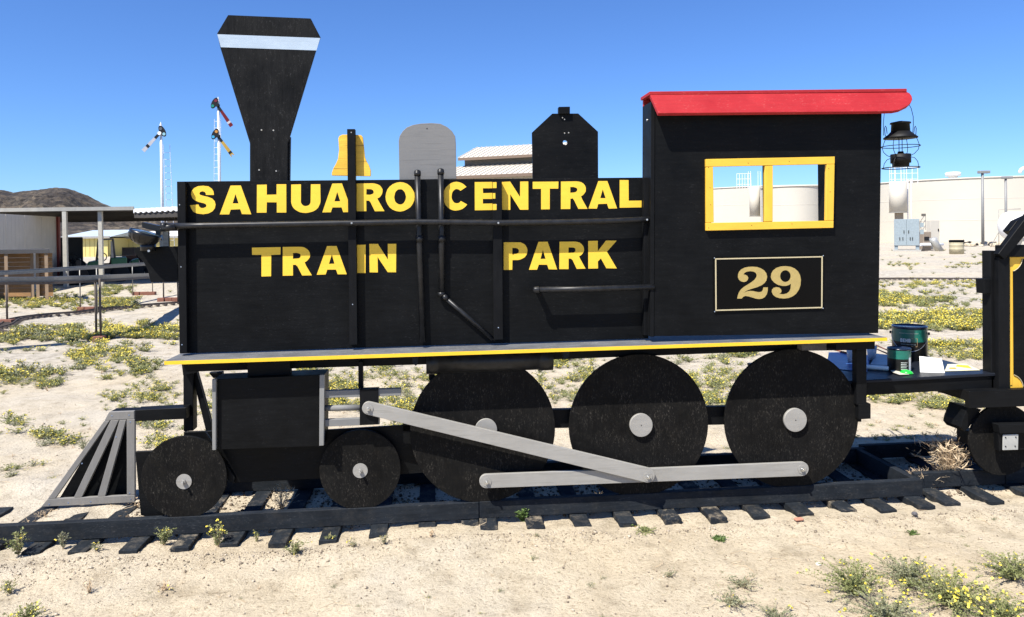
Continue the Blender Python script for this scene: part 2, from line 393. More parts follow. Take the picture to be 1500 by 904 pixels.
# lettering
def bz(p0, p1, p2, n=8): return [((1-t)**2*p0[0]+2*t*(1-t)*p1[0]+t*t*p2[0], (1-t)**2*p0[1]+2*t*(1-t)*p1[1]+t*t*p2[1]) for t in [i/n for i in range(n+1)]]
S_OUT = [(.93,.33),(.92,.21),(.85,.11),(.71,.03),(.50,0),(.30,.02),(.15,.09),(.06,.19),(.04,.30),(.08,.42),(.18,.51),(.34,.57),(.52,.61),(.61,.65),(.64,.70),(.61,.755),(.52,.79),(.42,.78),(.35,.73),(.33,.66),
 (0,.68),(.03,.80),(.12,.91),(.27,.98),(.5,1),(.72,.97),(.88,.90),(.97,.79),(1,.67),(.96,.55),(.86,.46),(.70,.40),(.48,.35),(.38,.31),(.36,.27),(.39,.225),(.48,.20),(.57,.22),(.61,.27),(.62,.33)]
GL = {
 'H': [[(0,0),(.33,0),(.33,.36),(.67,.36),(.67,0),(1,0),(1,1),(.67,1),(.67,.63),(.33,.63),(.33,1),(0,1)]],
 'T': [[(0,0),(1,0),(1,.26),(.67,.26),(.67,1),(.33,1),(.33,.26),(0,.26)]],
 'E': [[(0,0),(.97,0),(.97,.22),(.38,.22),(.38,.39),(.92,.39),(.92,.6),(.38,.6),(.38,.77),(1,.77),(1,1),(0,1)]],
 'L': [[(0,0),(.4,0),(.4,.75),(1,.75),(1,1),(0,1)]], 'I': [[(0,0),(1,0),(1,1),(0,1)]],
 'N': [[(0,0),(.31,0),(.69,.55),(.69,0),(1,0),(1,1),(.69,1),(.31,.45),(.31,1),(0,1)]],
 'A': [[(.34,0),(.66,0),(1,1),(.70,1),(.645,.83),(.345,.83),(.29,1),(0,1)], [(.5,.29),(.595,.62),(.405,.62)]],
 'K': [[(0,0),(.34,0),(.34,.38),(.63,0),(1,0),(.66,.40),(1,1),(.64,1),(.44,.63),(.34,.75),(.34,1),(0,1)]],
 'U': [[(0,0),(.33,0)] + [(.33,.60)] + arcp(.5,.60,.17,.16,180,0,8) + [(.67,0),(1,0)] + arcp(.5,.60,.5,.40,0,180,16)],
 'O': [arcp(.5,.5,.5,.5,0,345,23), arcp(.5,.5,.2,.265,0,342,19)],
 'C': [arcp(.5,.5,.5,.5,-40,-325,24)[::1] + arcp(.52,.5,.2,.25,-325+8,-48,18)],
 'P': [[(0,0),(.60,0)] + arcp(.60,.32,.40,.32,-90,90,12)[1:] + [(.36,.64),(.36,1),(0,1)], [(.36,.21),(.50,.21)] + arcp(.50,.32,.14,.11,-90,90,6)[1:] + [(.36,.43)]],
 'R': [[(0,0),(.58,0)] + arcp(.58,.29,.36,.29,-90,62,10)[1:] + [(.80,.66),(1,1),(.66,1),(.50,.68),(.44,.62),(.35,.62),(.35,1),(0,1)], [(.35,.21),(.48,.21)] + arcp(.48,.31,.14,.10,-90,90,6)[1:] + [(.35,.41)]],
 'S': [S_OUT],
}
def glyph(ch, x0, y0, x1, y1, Y, par, name='letter', mat=None, th=.0012, slope=-.011, clip=None):
    def mp(p): 
        x = x0+(x1-x0)*p[0]; return (x + rnd.uniform(-.25,.25), y0+(y1-y0)*p[1] + slope*(x-(x0+x1)/2) + rnd.uniform(-.25,.25))
    lp = [[mp(p) for p in g] for g in GL[ch]]
    return slab(name, lp[0], Y-th, th-.0002, mat or M_yell, par, 0, lp[1:])
row1 = [('S',278.6,272,316,313.8),('A',322,272,368.3,314),('H',376.3,270.3,419.5,311.6),('U',426.5,270,469.3,312),('A',472,268.8,516,311),('R',522.5,268.6,563,309.4),
 ('O',564.8,267,607.4,309.8),('C',649,266.5,687.8,308.6),('E',695.4,266.8,727.2,307.8),('N',735.3,266.2,774,307.3),('T',780.4,266.2,817.8,306.5),('R',821.8,265.6,860.6,306.3),('A',862,265.4,904,305.6),('L',908,263.8,939.7,304)]
row2 = [('T',369.2,362.4,411,405),('R',414.3,361.6,456.8,403.8),('A',464,360.6,508,402.2),('I',521,358.8,535.4,400),('N',541.2,357.4,580.2,399),
 ('P',738,354.8,772.6,395.4),('A',774.7,354.2,816.2,394.8),('R',819.4,354,858,394),('K',861.6,352.6,903.4,393.3)]
for g in row1+row2: glyph(*g, YB, boiler)
# uprights and strips on the boiler
ST = .038
def strip(name, pts, mat=M_lumv, d=ST, par=None, y0=None): return slab(name, pts, (y0 or YB)-d, d-.0005, mat, par or loco)
strip('upright_strip', [(259,266),(271.5,266),(274,517.5),(263,518)])
strip('upright_strip', [(721.8,265.5),(735,265.3),(737,497.5),(723.5,498)])
strip('upright_strip', [(943,260.5),(954.5,260.5),(955,490.5),(943.5,491.5)])
bell_post = strip('bell_post', [(508.3,189),(520,189),(523.5,505),(512,505.5)])
for (x, y) in ((263,300),(265,391),(266.5,505),(729,324),(727,300),(730,480),(514.5,194),(516.5,446)):
    MB().cyl(onY(x,y,YB-ST-.001), onY(x,y,YB-ST+.004), .0032, 8).build('screw', M_bolt, loco)
e = lab(slab('painted_letter_end', [(721.9,267),(727.3,266.9),(727.3,275.5),(721.9,275.6)], YB-ST-.001, .0008, M_yell, loco, 0), 'end of a letter E stroke carried over the upright strip')
slab('painted_letter_end', [(721.9,283),(725.5,282.9),(725.5,291),(721.9,291)], YB-ST-.001, .0008, M_yell, loco, 0)
slab('painted_letter_end', [(721.9,299),(727.3,298.9),(727.3,307.6),(721.9,307.8)], YB-ST-.001, .0008, M_yell, loco, 0)
# pipes on the boiler
YP = YB - .022
def pipe(name, pts, r=.0155, Y=YP, mat=M_pvc, n=12): return MB().tube([onY(*p, Y) if len(p) == 2 else onY(*p) for p in pts], r, n).build(name, mat, loco)
def collar(x, y, dx, dy, Y=YP, r=.0195, half=5): 
    return MB().tube([onY(x-dx*half, y-dy*half, Y), onY(x+dx*half, y+dy*half, Y)], r, 14).build('coupling', M_pvc, loco)
pipe('vertical_pipe', [(611.5,256),(614,345),(619,501)]); collar(611.5,254.5,.03,1,r=.018,half=3); collar(614.4,350,.05,1)
MB().lathe(onY(611.5,252.5,YP), (0,0,1), [(0,.018),(.008,.016),(.013,.008),(.014,0)], 14).build('pipe_cap', M_pvc, loco)
pipe('vertical_pipe', [(645.5,254),(647,345),(647,432)]); collar(645.6,252.5,.02,1,r=.018,half=3); collar(647,350,.0,1); collar(646.5,431,0,1,r=.019,half=3)
MB().lathe(onY(645.6,250.4,YP), (0,0,1), [(0,.018),(.008,.016),(.013,.008),(.014,0)], 14).build('pipe_cap', M_pvc, loco)
pipe('diagonal_pipe', [(650,434),(722,497)], .012); collar(652,436,.75,.66,r=.0155,half=4)
hr = pipe('hand_rail', [(243,331.5),(300,330.5),(400,328.8),(515,326.8),(613,325.3),(730,326.6),(820,325.6),(900,323.6),(958,321)], .0155, YB-.062)
collar(240,331.4,1,0,YB-.062,.019,4)
for xx, yy in ((515,326.8),(730,326.6),(948,321.8)): MB().cyl(onY(xx,yy,YB-.08), onY(xx,yy,YB-.074), .005, 8).build('screw', M_bolt, loco)
pipe('grab_pipe', [(787,424.6),(870,423.2),(958,420.6)], .0155, YB-.085); 
MB().tube([onY(787,424.6,YB-.085), onY(787,424.6,YB-.001)], .0155, 12).build('grab_pipe_leg', M_pvc, loco)
MB().lathe(onY(783.5,424.7,YB-.085), (-1,0,0), [(-.02,.019),(0,.0185),(.008,.014),(.011,.005),(.0115,0)], 14).build('elbow', M_pvc, loco)
# ---- things standing over the boiler
YK = YB + .018
ch = slab('smoke_stack', [(334,22),(455,27),(469,54),(463,72),(421.5,209),(421,266),(366,266),(366,210),(323,71),(318,49)], YK, .018, M_plyv, loco)
slab('silver_band', [(318.3,50.2),(469,55.8),(463.5,74),(323.4,69.2)], YK-.0015, .0013, M_band, ch, 0)
slab('stack_backing', [(419,205),(425,200),(424,266),(418,266)], YK+.019, .03, M_lumv, ch)
for p in ((383,190.5),(400.5,191),(379.5,249),(404.5,250.5)): MB().cyl(onY(*p,YK-.002), onY(*p,YK+.004), .0042, 8).build('screw', M_bolt, ch)
slab('bell', [(495.6,203),(497,199.5),(501,197.3),(515,197),(529,198),(531.5,201),(533,215),(534.5,230),(537,236.5),(540.4,242),(543,249.6),(543,258.2),(486,257.2),(486,253),(488.5,246),(492,240),(495,233),(496.6,219.5)], YB+.001, .018, M_bell, loco)
slab('steam_dome', [(585,264),(584,206),(585.5,199),(590,192),(596,186.5),(605,183),(616,181),(632,180.3),(645,181.2),(655,186),(662,192),(667,200),(668,212),(668.5,262)], YK, .018, M_dome, loco)
MB().cyl(onY(625.5,188.5,YK-.001), onY(625.5,188.5,YK+.003), .0035, 8).build('nail', M_dark, loco)
hc = onY(828,208.8,YK); hpx = [(828+3.6*math.cos(a*math.pi/8), 208.8+3.6*math.sin(a*math.pi/8)) for a in range(16)]
sd = slab('sand_dome', [(780.5,262),(779.5,194),(809,166.5),(847,166.3),(876,193),(876.3,261)], YK, .018, M_panel, loco, 0, [hpx])
slab('dome_cap', [(818.5,156.5),(835,156.2),(835,166.6),(818.5,166.8)], YK-.019, .036, M_panel, sd)
for p in ((824,172.5),(827,175),(827,195),(833,194.5)): MB().cyl(onY(*p,YK-.002), onY(*p,YK+.002), .0035, 8).build('screw', M_bolt, sd)
# ---- cab
slab('cab_wall', [(960,163),(1291.6,158),(1286.5,488),(958.6,492.5)], YC, .016, M_panel, loco, 0, [[(1042,242),(1212,239.4),(1212,323.5),(1042,327)]])
fw = 'window_frame_board'
YF = YC-.022
slab(fw, [(1034.4,233.2),(1223,229.5),(1222.8,240.2),(1034.6,244.4)], YF, .0215, M_yel, loco)
slab(fw, [(1034.8,326.6),(1221.2,323.3),(1221,333.8),(1035,338)], YF, .0215, M_yel, loco)
slab(fw, [(1034.8,245),(1044.7,244.6),(1045.7,325.9),(1035,326.2)], YF, .0215, M_yelv, loco)
slab(fw, [(1211.3,240.9),(1222.7,240.7),(1221.2,322.7),(1210.2,323)], YF, .0215, M_yelv, loco)
slab('window_mullion', [(1121,243),(1132.3,242.7),(1132,324.2),(1120.6,324.5)], YF+.001, .0205, M_yelv, loco)
for p in ((1038,245.5),(1040,275),(1041,300),(1038,334),(1101,330),(1160,328),(1214,247),(1216,281),(1096,239),(1156,236.5)):
    MB().cyl(onY(*p,YF-.0008), onY(*p,YF+.003), .0022, 6).build('nail', M_dark, loco)
# cab framing behind the wall
c0 = onY(960,168,YC); c1 = onY(958.6,492,YC); cr0 = onY(1291,160,YC); cr1 = onY(1286.5,487,YC)
MB().prism([(c0.x-.001,YC,c0.z+.07),(c0.x-.022,YC,c0.z+.07),(c1.x-.022,YC,c1.z-.005),(c1.x-.001,YC,c1.z-.005)], (0,.165,0)).build('cab_side_board', M_lumv, loco, .002)
ym = onY(1133,243,YC).x; yw = onY(1212,240,YC).x
MB().box((ym-.038,YC+.017,c1.z), (ym,YC+.055,c0.z)).build('cab_stud', M_lumv, loco, .002)
MB().box((yw+.001,YC+.017,c1.z), (yw+.04,YC+.106,c0.z)).build('cab_stud', M_lumv, loco, .002)
MB().box((cr1.x-.045,YC+.017,c1.z), (cr1.x-.004,YC+.106,c0.z)).build('cab_stud', M_lumv, loco, .002)
MB().cyl(onY(953.5,176,YC+.07)+Vector((-.024,0,0)), onY(953.5,176,YC+.07)+Vector((-.018,0,0)), .006, 8).build('screw', M_bolt, loco)
# roof: a slanted face board, rounded at its right end, and a flat top board
zt, zb = onY(1140,136.5,YC-.004).z, onY(1140,164,YC-.092).z
def incl(x, y):
    t = max(0, min(1, (y-137)/(163.5-137))); return YC-.006 - .086*t
rp = [(952.5,138.8),(1100,137.3),(1240,135.4),(1327.8,134.2),(1332.5,136.5),(1335.6,140.5),(1336.6,145.5),(1334.5,150.5),(1329.5,155),(1318,160.6),(1308,162.6),(1292,163),(964.5,165.8)]
P = [onY(x, y, incl(x, y)) for x, y in rp]
nrm = (P[3]-P[0]).cross(P[-1]-P[0]).normalized(); nrm = nrm if nrm.y > 0 else -nrm
# keep it a true plane
p0 = P[0].copy(); P = [CAMP + (q-CAMP)*((p0-CAMP).dot(nrm)/(q-CAMP).dot(nrm)) for q in P]
roof = MB().prism(P, nrm*.02).build('roof_board', M_red, loco, .0015)
a = onY(951.5,137.6,YC-.012); b_ = onY(1328.5,133.2,YC-.012)
MB().obox(((a.x+b_.x)/2, YC+.075, (a.z+b_.z)/2+.004), Vector((b_.x-a.x, 0, b_.z-a.z)), (0,.175,0), (0,0,.017)).build('roof_top_board', M_red, loco, .0015)
MB().box((a.x+.012, YC+.146, a.z-.10), (b_.x-.06, YC+.164, a.z-.004)).build('roof_back_board', M_red, loco, .0015)
# number plate
pl = slab('number_plate', [(1045.2,376.6),(1207,373.2),(1206.6,453),(1046.3,457.8)], YC-.007, .0065, M_gloss, loco, .0008)
YL = YC-.0082
for q in ([(1047.5,378.6),(1205.2,375.3),(1205.2,377),(1047.5,380.3)], [(1048,453.8),(1204.8,449.6),(1204.8,451.4),(1048,455.6)],
          [(1047.5,380.4),(1049.3,380.4),(1049.8,453.6),(1048,453.7)], [(1203.4,377.1),(1205.2,377),(1204.8,449.5),(1203,449.6)]): slab('border_line', q, YL, .001, M_goldl, pl, 0)
D2 = [(190,330),(192,290),(205,255),(235,222),(280,200),(330,190),(385,187),(440,192),(490,207),(535,235),(565,275),(577,322),(566,370),(540,405),(505,432),(440,460),(370,480),(310,503),(265,534),(310,514),(350,507),(390,510),(430,519),(470,525),(505,517),(520,497),(527,462),(585,462),(584,505),(572,552),(545,590),(510,610),(470,616),(425,610),(380,596),(335,582),(290,575),(262,585),(238,610),(180,610),(190,565),(205,525),(232,487),(270,455),(320,424),(370,392),(410,360),(435,325),(438,295),(425,268),(395,252),(350,247),(305,254),(275,270),(262,290),(290,294),(315,310),(327,335),(318,364),(298,384),(265,391),(230,382),(203,360)]
D9 = [(625,325),(632,280),(655,238),(700,203),(760,184),(820,180),(885,188),(940,210),(985,250),(1012,300),(1023,360),(1018,430),(998,490),(960,545),(915,580),(860,602),(800,609),(740,604),(690,588),(655,560),(638,522),(642,490),(665,466),(700,458),(737,464),(760,485),(767,512),(755,537),(733,548),(790,553),(835,543),(868,518),(886,480),(892,410),(865,430),(825,442),(775,442),(720,428),(670,398),(638,362)]
H9 = [(818+70*math.cos(i*math.pi/10), 312+78*math.sin(i*math.pi/10)) for i in range(20)]
zz = lambda L: [(1060+x/9.0375, 370+y/9.0375) for x, y in L]
slab('digit', zz(D2), YL, .001, M_gold, pl, 0); slab('digit', zz(D9), YL, .001, M_gold, pl, 0, [zz(H9)])
for p in ((1046.5,378),(1206,374.6),(1205.6,451.6),(1047,456.5)): MB().cyl(onY(*p,YC-.010), onY(*p,YC-.006), .003, 8).build('screw', M_bolt, pl)
# ---- deck
dl = onY(241,528.5,YD); dr = onY(1299,494,YD); zd = .902; xa, xb = dl.x, dr.x; za, zb_ = dl.z, dr.z
dk = MB().prism([(xa,YD,za-.001),(xb,YD,zb_-.001),(xb,YD,zb_-.018),(xa,YD,za-.018)], (0,.60,0)).build('deck', M_deck, loco, .0015)
MB().prism([(xa-.001,YD-.0025,za-.002),(xb+.001,YD-.0025,zb_-.002),(xb+.001,YD-.0025,zb_-.020),(xa-.001,YD-.0025,za-.020)], (0,.0023,0)).build('yellow_edge', M_edge, dk)
slab('deck_joist', [(268,533),(1252,503),(1252,513),(1126,514.7),(620,534),(268,545)], YR+.055, .038, M_lum, loco)
slab('deck_joist', [(268,533),(1252,503),(1252,511),(268,542)], YD+.50, .038, M_lum, loco)
slab('bracket', [(604,520),(612,520),(612,533),(609,536.5),(604,531)], YD+.03, .04, M_rail, loco); slab('bracket', [(824,512),(834.5,512),(834,521),(830,526.5),(825,524)], YD+.03, .04, M_rail, loco)
slab('weathered_block', [(1174.7,502),(1210.5,501),(1211,512.8),(1175,513.5)], YR-.03, .06, wood('weathered block', (.08,.075,.07), .8, 'X', 1.0, (.3,.28,.25), .6), loco)
slab('end_block', [(1225,500),(1282,498),(1281.5,511.5),(1224.5,513)], YD+.05, .10, M_lum, loco)
slab('rear_post', [(1254.5,512.5),(1269.6,512),(1269.5,592.5),(1255,593)], YR-.025, .045, M_lumv, loco)
slab('rear_post_foot', [(1258,592),(1275.6,591.3),(1275.6,613.5),(1258,614.5)], YR-.03, .09, M_lum, loco)
dm = MB().lathe(onY(624.5,532,YR+.02), (1,0,0), [(0,.0),(0,.058),(.065,.058),(.065,.053),(.59,.053),(.59,.058),(.665,.058),(.665,0)], 28).build('air_tank', M_pvc, loco)
slab('tank_hanger', [(628,545),(637,544),(637,553),(630,558),(628,556)], YR+.06, .03, M_lum, loco)
# ---- front structure
YS = YR + .40; YX_ = YR + .055
slab('front_post', [(268.3,541),(282.6,540),(283,631),(269,632)], YS, .07, M_lumv, loco)
slab('post_block', [(266,533),(290,532),(289,546),(268,550)], YS-.04, .038, M_lum, loco)
slab('brace', [(281,548),(288,545),(310,624),(309,640),(303,637)], YS+.03, .038, M_lumv, loco)
slab('brace', [(306,546),(325,545),(326,553),(312,554)], YS+.03, .038, M_lum, loco)
slab('front_board', [(269,633),(311,631.5),(322,660),(330,700),(322,700),(269,700)], YR+.11, .018, M_lum, loco)
slab('front_side_board', [(198,662),(240,660),(240,762),(206,755)], YX_+.03, .018, M_panel, loco)
bm_ = MB().prism([onY(197.5,601,YS-.08), onY(272.6,597.2,YS-.08), onY(272.6,613.8,YS-.08), onY(197.5,617.4,YS-.08)], (0,.088,0)).build('pilot_beam', M_lum, loco, .002)
YPi = YR + .465
pilot_dark = slab('pilot_backing', [(158,612),(197,612),(197.5,730),(84,735)], YPi+.06, .012, M_panel, loco)
slab('pilot_cross_beam', [(160.5,603.4),(196.2,602.0),(196.2,612),(156,614)], YPi+.021, .09, M_lum, loco)
slab('pilot_frame_board', [(159.8,603.6),(196.4,602.2),(196.6,613.6),(153,616.2)], YPi, .02, M_pilot, loco)
slab('pilot_frame_board', [(185.4,614.4),(197.4,613.9),(197.4,724.8),(185.8,725.4)], YPi, .02, M_pilot, loco)
slab('pilot_frame_board', [(69.5,731.2),(197.4,725.3),(197.2,736),(60,742.6)], YPi, .02, M_pilot, loco)
slab('pilot_slat', [(152.6,616.6),(160.6,616.3),(80.8,730.2),(69.8,730.8)], YPi, .02, M_pilot, loco)
slab('pilot_slat', [(161.8,616.2),(174,615.6),(119.7,728.4),(108,729)], YPi, .02, M_pilot, loco)
slab('pilot_slat', [(175,615.5),(184.8,615),(154,726.8),(142.8,727.4)], YPi, .02, M_pilot, loco)
for p in ((164,609),(189,608),(191,618),(190,722),(191.5,731),(133,735),(100,736.5),(72,738.5),(120,679),(170,640)): MB().cyl(onY(*p,YPi-.001), onY(*p,YPi+.004), .004, 8).build('screw', M_bolt, loco)
# ---- wheels
def wheel(name, px, rad, z, hub, bolt, label=None):
    c = onY(px[0], px[1], YW); c.z = z
    wl_ = MB().prism(circ(c, rad, YW), (0,.019,0)).build(name, M_wheel, loco, .0012)
    hr_, hl = hub
    hb = onY(px[2], px[3], YW)
    if bolt:
        MB().cyl((hb.x,YW-.004,hb.z), (hb.x,YW-.0005,hb.z), hr_, 28).build('washer', M_rod, wl_)
        MB().cyl((hb.x,YW-.016,hb.z), (hb.x,YW-.004,hb.z), .012, 6).cyl((hb.x,YW-.034,hb.z), (hb.x,YW-.016,hb.z), .0065, 10).build('bolt', M_rod, wl_)
    else:
        MB().cyl((hb.x,YW-hl,hb.z), (hb.x,YW-.0005,hb.z), hr_, 32).build('hub', M_rod, wl_, .001)
        MB().cyl((hb.x,YW-hl-.001,hb.z), (hb.x,YW-hl+.002,hb.z), .003, 6).build('nail', M_dark, wl_)
    return wl_
zr = TZ+.0895
wheel('leading_wheel', (270,704.5,269.7,705.3), .2085, zr+.2085-.012, (.038,0), True)
wheel('leading_wheel', (527.7,690,527.8,689.3), .207, zr+.207-.012, (.038,0), True)
wheel('driving_wheel', (708,632,711.8,628.6), .382, zr+.382-.006, (.058,.016), False)
wheel('driving_wheel', (936.6,620,938,621.8), .382, zr+.382-.014, (.062,.02), False)
wheel('driving_wheel', (1160.6,613.5,1163,614.3), .382, zr+.382-.012, (.064,.02), False)
YX = YR + .055
slab('frame_board', [(318,640),(640,620),(622,692.5),(588,695),(343,707.6),(322,660)], YX, .018, M_panel, loco)
slab('frame_bar', [(590,604),(1262,592),(1262,618),(590,632)], YX, .036, M_lum, loco)
slab('axle_brace', [(300,632),(316,655),(344,700),(342,709),(330,700)], YX-.022, .02, M_lum, loco)
# ---- cylinder block, guides, crosshead
YCy = YR - .05
cy = slab('cylinder_block', [(312,556),(475,549),(474,653.4),(312,659)], YCy, .16, M_panel, loco)
slab('cylinder_end_strip', [(310.5,555.8),(316.2,555.6),(316.2,659.5),(311,659.7)], YCy-.0215, .021, M_greyv, cy)
slab('cylinder_end_strip', [(468.2,549.3),(475.4,549),(474.2,652.8),(467.6,653.2)], YCy-.0215, .021, M_greyv, cy)
slab('steam_chest_board', [(362.5,529),(425,527),(425,550.5),(362.5,552.5)], YR+.0, .05, M_lum, loco)
slab('guide_bar', [(475.6,572.6),(587.6,569.2),(587.6,579.6),(475.6,583.2)], YCy+.0, .03, M_grey, loco)
MB().tube([onY(475.5,598,YCy+.02), onY(530,596.9,YCy+.02)], .0155, 14).build('piston_rod', M_grey, loco)
slab('guide_bar', [(475.6,615.2),(556,612),(556,622),(475.6,625.2)], YCy+.0, .03, M_grey, loco)
slab('crosshead', [(527,570),(554.4,569),(554.2,621),(527.2,622.6)], YCy-.0005+(-.0), .045, M_lumv, loco).location.y -= .008
slab('guide_hanger', [(524.6,530),(531.4,529.6),(532,572),(525,572)], YR+.02, .03, M_lumv, loco)
# ---- rods
def rod(name, a, b, r0, r1, Y, th, bolts):
    A, B = onY(*a, Y), onY(*b, Y); d = (B-A).normalized(); an = math.atan2(d.z, d.x); pts = []
    for i in range(13): t = an+math.pi/2+math.pi*i/12; pts.append((A.x+r0*math.cos(t), Y, A.z+r0*math.sin(t)))
    for i in range(13): t = an-math.pi/2+math.pi*i/12; pts.append((B.x+r1*math.cos(t), Y, B.z+r1*math.sin(t)))
    o = MB().prism(pts, (0,th,0)).build(name, M_rod, loco, .0015)
    for q in bolts:
        Q_ = onY(*q, Y)
        MB().cyl((Q_.x,Y-.003,Q_.z), (Q_.x,Y-.0003,Q_.z), .024, 20).build('washer', M_rod, o)
        MB().cyl((Q_.x,Y-.012,Q_.z), (Q_.x,Y-.003,Q_.z), .011, 6).cyl((Q_.x,Y-.022,Q_.z), (Q_.x,Y-.012,Q_.z), .006, 8).build('bolt', M_bolt, o)
    return o
rod('side_rod', (712.5,705.2), (948,696.5), .036, .036, YW-.062, .019, [(712.8,706)])
rod('side_rod', (951,696.3), (1175,687.3), .036, .038, YW-.0625, .019, [(1174.6,687.3)])
rod('main_rod', (540,598.2), (949,696.6), .033, .0385, YW-.084, .019, [(539.5,598.6),(949,698.4)])
for q in ((712.5,705.2),(951,696.3),(1175,687.3)):
    Q_ = onY(*q, YW-.045); MB().cyl((Q_.x,YW-.042,Q_.z), (Q_.x,YW-.0005,Q_.z), .018, 14).build('crank_pin', M_rod, loco)
MB().cyl(onY(540,598,YW-.064), onY(540,598,YCy-.006), .018, 14).build('crank_pin', M_rod, loco)
# ---- headlight on its shelf at the front
sh = slab('headlight_shelf', [(196,366),(197.5,363.3),(201,362),(260,360.6),(261,413),(220.5,413.5),(216.5,396),(210,383),(201,374.5),(197,370)], YB-.01, .02, M_panel, loco)
A = onY(213.5,341.2,YB-.045); m0, m1 = onY(191.5,334.6,YB-.045), onY(235.5,347.4,YB-.045); rd = (m1-m0).length/2; mu = (m1-m0).normalized(); ax = Vector((mu.z,0,-mu.x))
hlb = MB().lathe(A, ax, [(-.004,rd*.93),(-.004,rd),(.008,rd*1.01),(.026,rd*.95),(.042,rd*.82),(.055,rd*.62),(.063,rd*.36),(.066,0)], 36).build('headlight', M_cast, loco)
MB().lathe(A-ax*.001, -ax, [(0,rd*.93),(.004,rd*.6),(.006,0)], 24).build('lens', plain('headlight glass', (.05,.07,.08), .12), hlb)
for k in range(7):
    an = math.pi*(.1+k*.13); dv_ = mu*math.cos(an)*rd + Vector((0,-1,0))*math.sin(an)*rd
    MB().tube([A+ax*.012+dv_*1.01, A+ax*.034+dv_*.91, A+ax*.052+dv_*.69], .0018, 5).build('cooling_fin', M_cast, hlb)
MB().prism([onY(*p, YB-.03) for p in ((207,326),(208,325.4),(238,331.8),(243,333),(243,339.5),(226,338),(208,333.4))], (0,.045,0)).build('lamp_arm', M_cast, hlb, .002)
MB().prism([onY(*p, YB-.02) for p in ((227,336),(236,337),(235,344),(237,352),(228,352),(228,344))], (0,.03,0)).build('lamp_stem', M_cast, hlb, .002)
MB().cyl(onY(236,334.2,YB-.062), onY(258,332.5,YB-.062), .0185, 14).build('coupling', M_pvc, loco)
MB().cyl(onY(217,356,YB-.05), onY(217,367.5,YB-.05), .036, 18).build('lamp_swivel', M_cast, hlb)
MB().cyl(onY(217.8,367.6,YB-.092), onY(217.8,367.6,YB-.06), .006, 10).build('bolt', M_bolt, sh)

# ================================================================== LANTERN hanging from the roof end
lx, ly = 1319.2, 214; YLn = YC - .01
def lp(x, y, Y=None): return onY(x, y, YLn if Y is None else Y)
c_ = lp(lx, ly); px1 = (lp(lx+1, ly)-lp(lx, ly)).length
lan = thing('railroad_lantern', lp(lx, 247), 'black wire-cage railroad lantern hanging from the right end of the red roof', 'lantern')
def zy(y): return lp(lx, y).z
S = Vector((c_.x, YLn, 0))
def lat(name, prof, n=28, mat=M_wire):     # profile of (pixel row, radius in px)
    return MB().lathe((S.x, S.y, 0), (0,0,1), [(zy(y), r*px1) for y, r in prof], n).build(name, mat, lan)
lat('cap', [(193,0),(193,12.2),(181.5,11.5),(181.4,13.4),(179.5,12.8),(177.4,3),(177,0)])
lat('hood', [(203,0),(203,21.5),(201.5,21.8),(197,16),(193,12.5),(193,0)])
lat('oil_font', [(244.5,0),(244.5,10.5),(239,10.8),(238.8,13),(226,13),(225.5,4.2),(222,3.6),(222,0)])
def ringp(y, r, n=28): return [(S.x+r*px1*math.cos(2*math.pi*i/n), S.y+r*px1*math.sin(2*math.pi*i/n), zy(y)) for i in range(n)]
MB().tube(ringp(214.5, 24.3), .0022, 6, 0, True).build('guard_ring', M_wire, lan)
MB().tube(ringp(246, 23.5), .0028, 6, 0, True).build('base_ring', M_wire, lan)
for k in range(4):
    an = R(35+90*k); dx, dy = math.cos(an), math.sin(an)
    MB().tube([(S.x+r*px1*dx, S.y+r*px1*dy, zy(y)) for r, y in ((20,202),(22,207),(24.3,214.5),(23,221),(18,226.5),(13,229))], .0018, 5).build('guard_wire', M_wire, lan)
    MB().tube([(S.x+r*px1*dx, S.y+r*px1*dy, zy(y)) for r, y in ((13,231),(18,232.5),(22,238),(23.5,246))], .0018, 5).build('base_wire', M_wire, lan)
MB().cyl((S.x-.009,S.y,zy(203)), (S.x-.009,S.y,zy(224)), .0022, 6).cyl((S.x+.009,S.y,zy(203)), (S.x+.009,S.y,zy(224)), .0022, 6).build('burner_wire', M_wire, lan)
for sgn in (-1, 1):
    MB().tube([(S.x+sgn*q*px1, S.y, zy(y)) for q, y in ((20,202),(22.5,198),(23.2,188),(21.8,184.5),(20.5,187),(19.5,196))], .002, 5).build('bail_ear', M_wire, lan)
MB().tube([(S.x+q*px1, S.y+.02, zy(y)) for q, y in ((-21.5,198),(-21.6,180),(-20,163),(-15,150),(-7,142),(0,139.5),(7,142),(14,148),(19.5,158),(22.3,170),(22.5,182),(21,198))], .0018, 6).build('bail', M_wire, lan)

# ================================================================== TABLE between locomotive and tender
YT = 3.90; tzl = onY(1271,556,YT); tzr = onY(1456.5,546,YT); tz = (tzl.z+tzr.z)/2
xl = onY(1271,556,YT).x - .42; xr = tzr.x
tab = thing('black_table', ((xl+xr)/2, YT+.32, 0), 'low black wooden table holding paint cans between locomotive and tender', 'table')
def tz_at(x): return tzl.z + (tzr.z-tzl.z)*(x-tzl.x)/(tzr.x-tzl.x)
M_ttop = wood('black table top sheen', (.020,.024,.034), .38, 'X', .3, (.1,.1,.1), .3, .6, .3)
MB().prism([(xl,YT-.012,tz_at(xl)),(xr,YT-.012,tz_at(xr)),(xr,YT-.012,tz_at(xr)-.018),(xl,YT-.012,tz_at(xl)-.018)], (0,.66,0)).build('table_top', M_ttop, tab, .004)
MB().prism([(xl,YT,tz_at(xl)-.019),(xr-.004,YT,tz_at(xr)-.019),(xr-.004,YT,tz_at(xr)-.088),(xl,YT,tz_at(xl)-.088)], (0,.02,0)).build('skirt_board', M_lum, tab, .002)
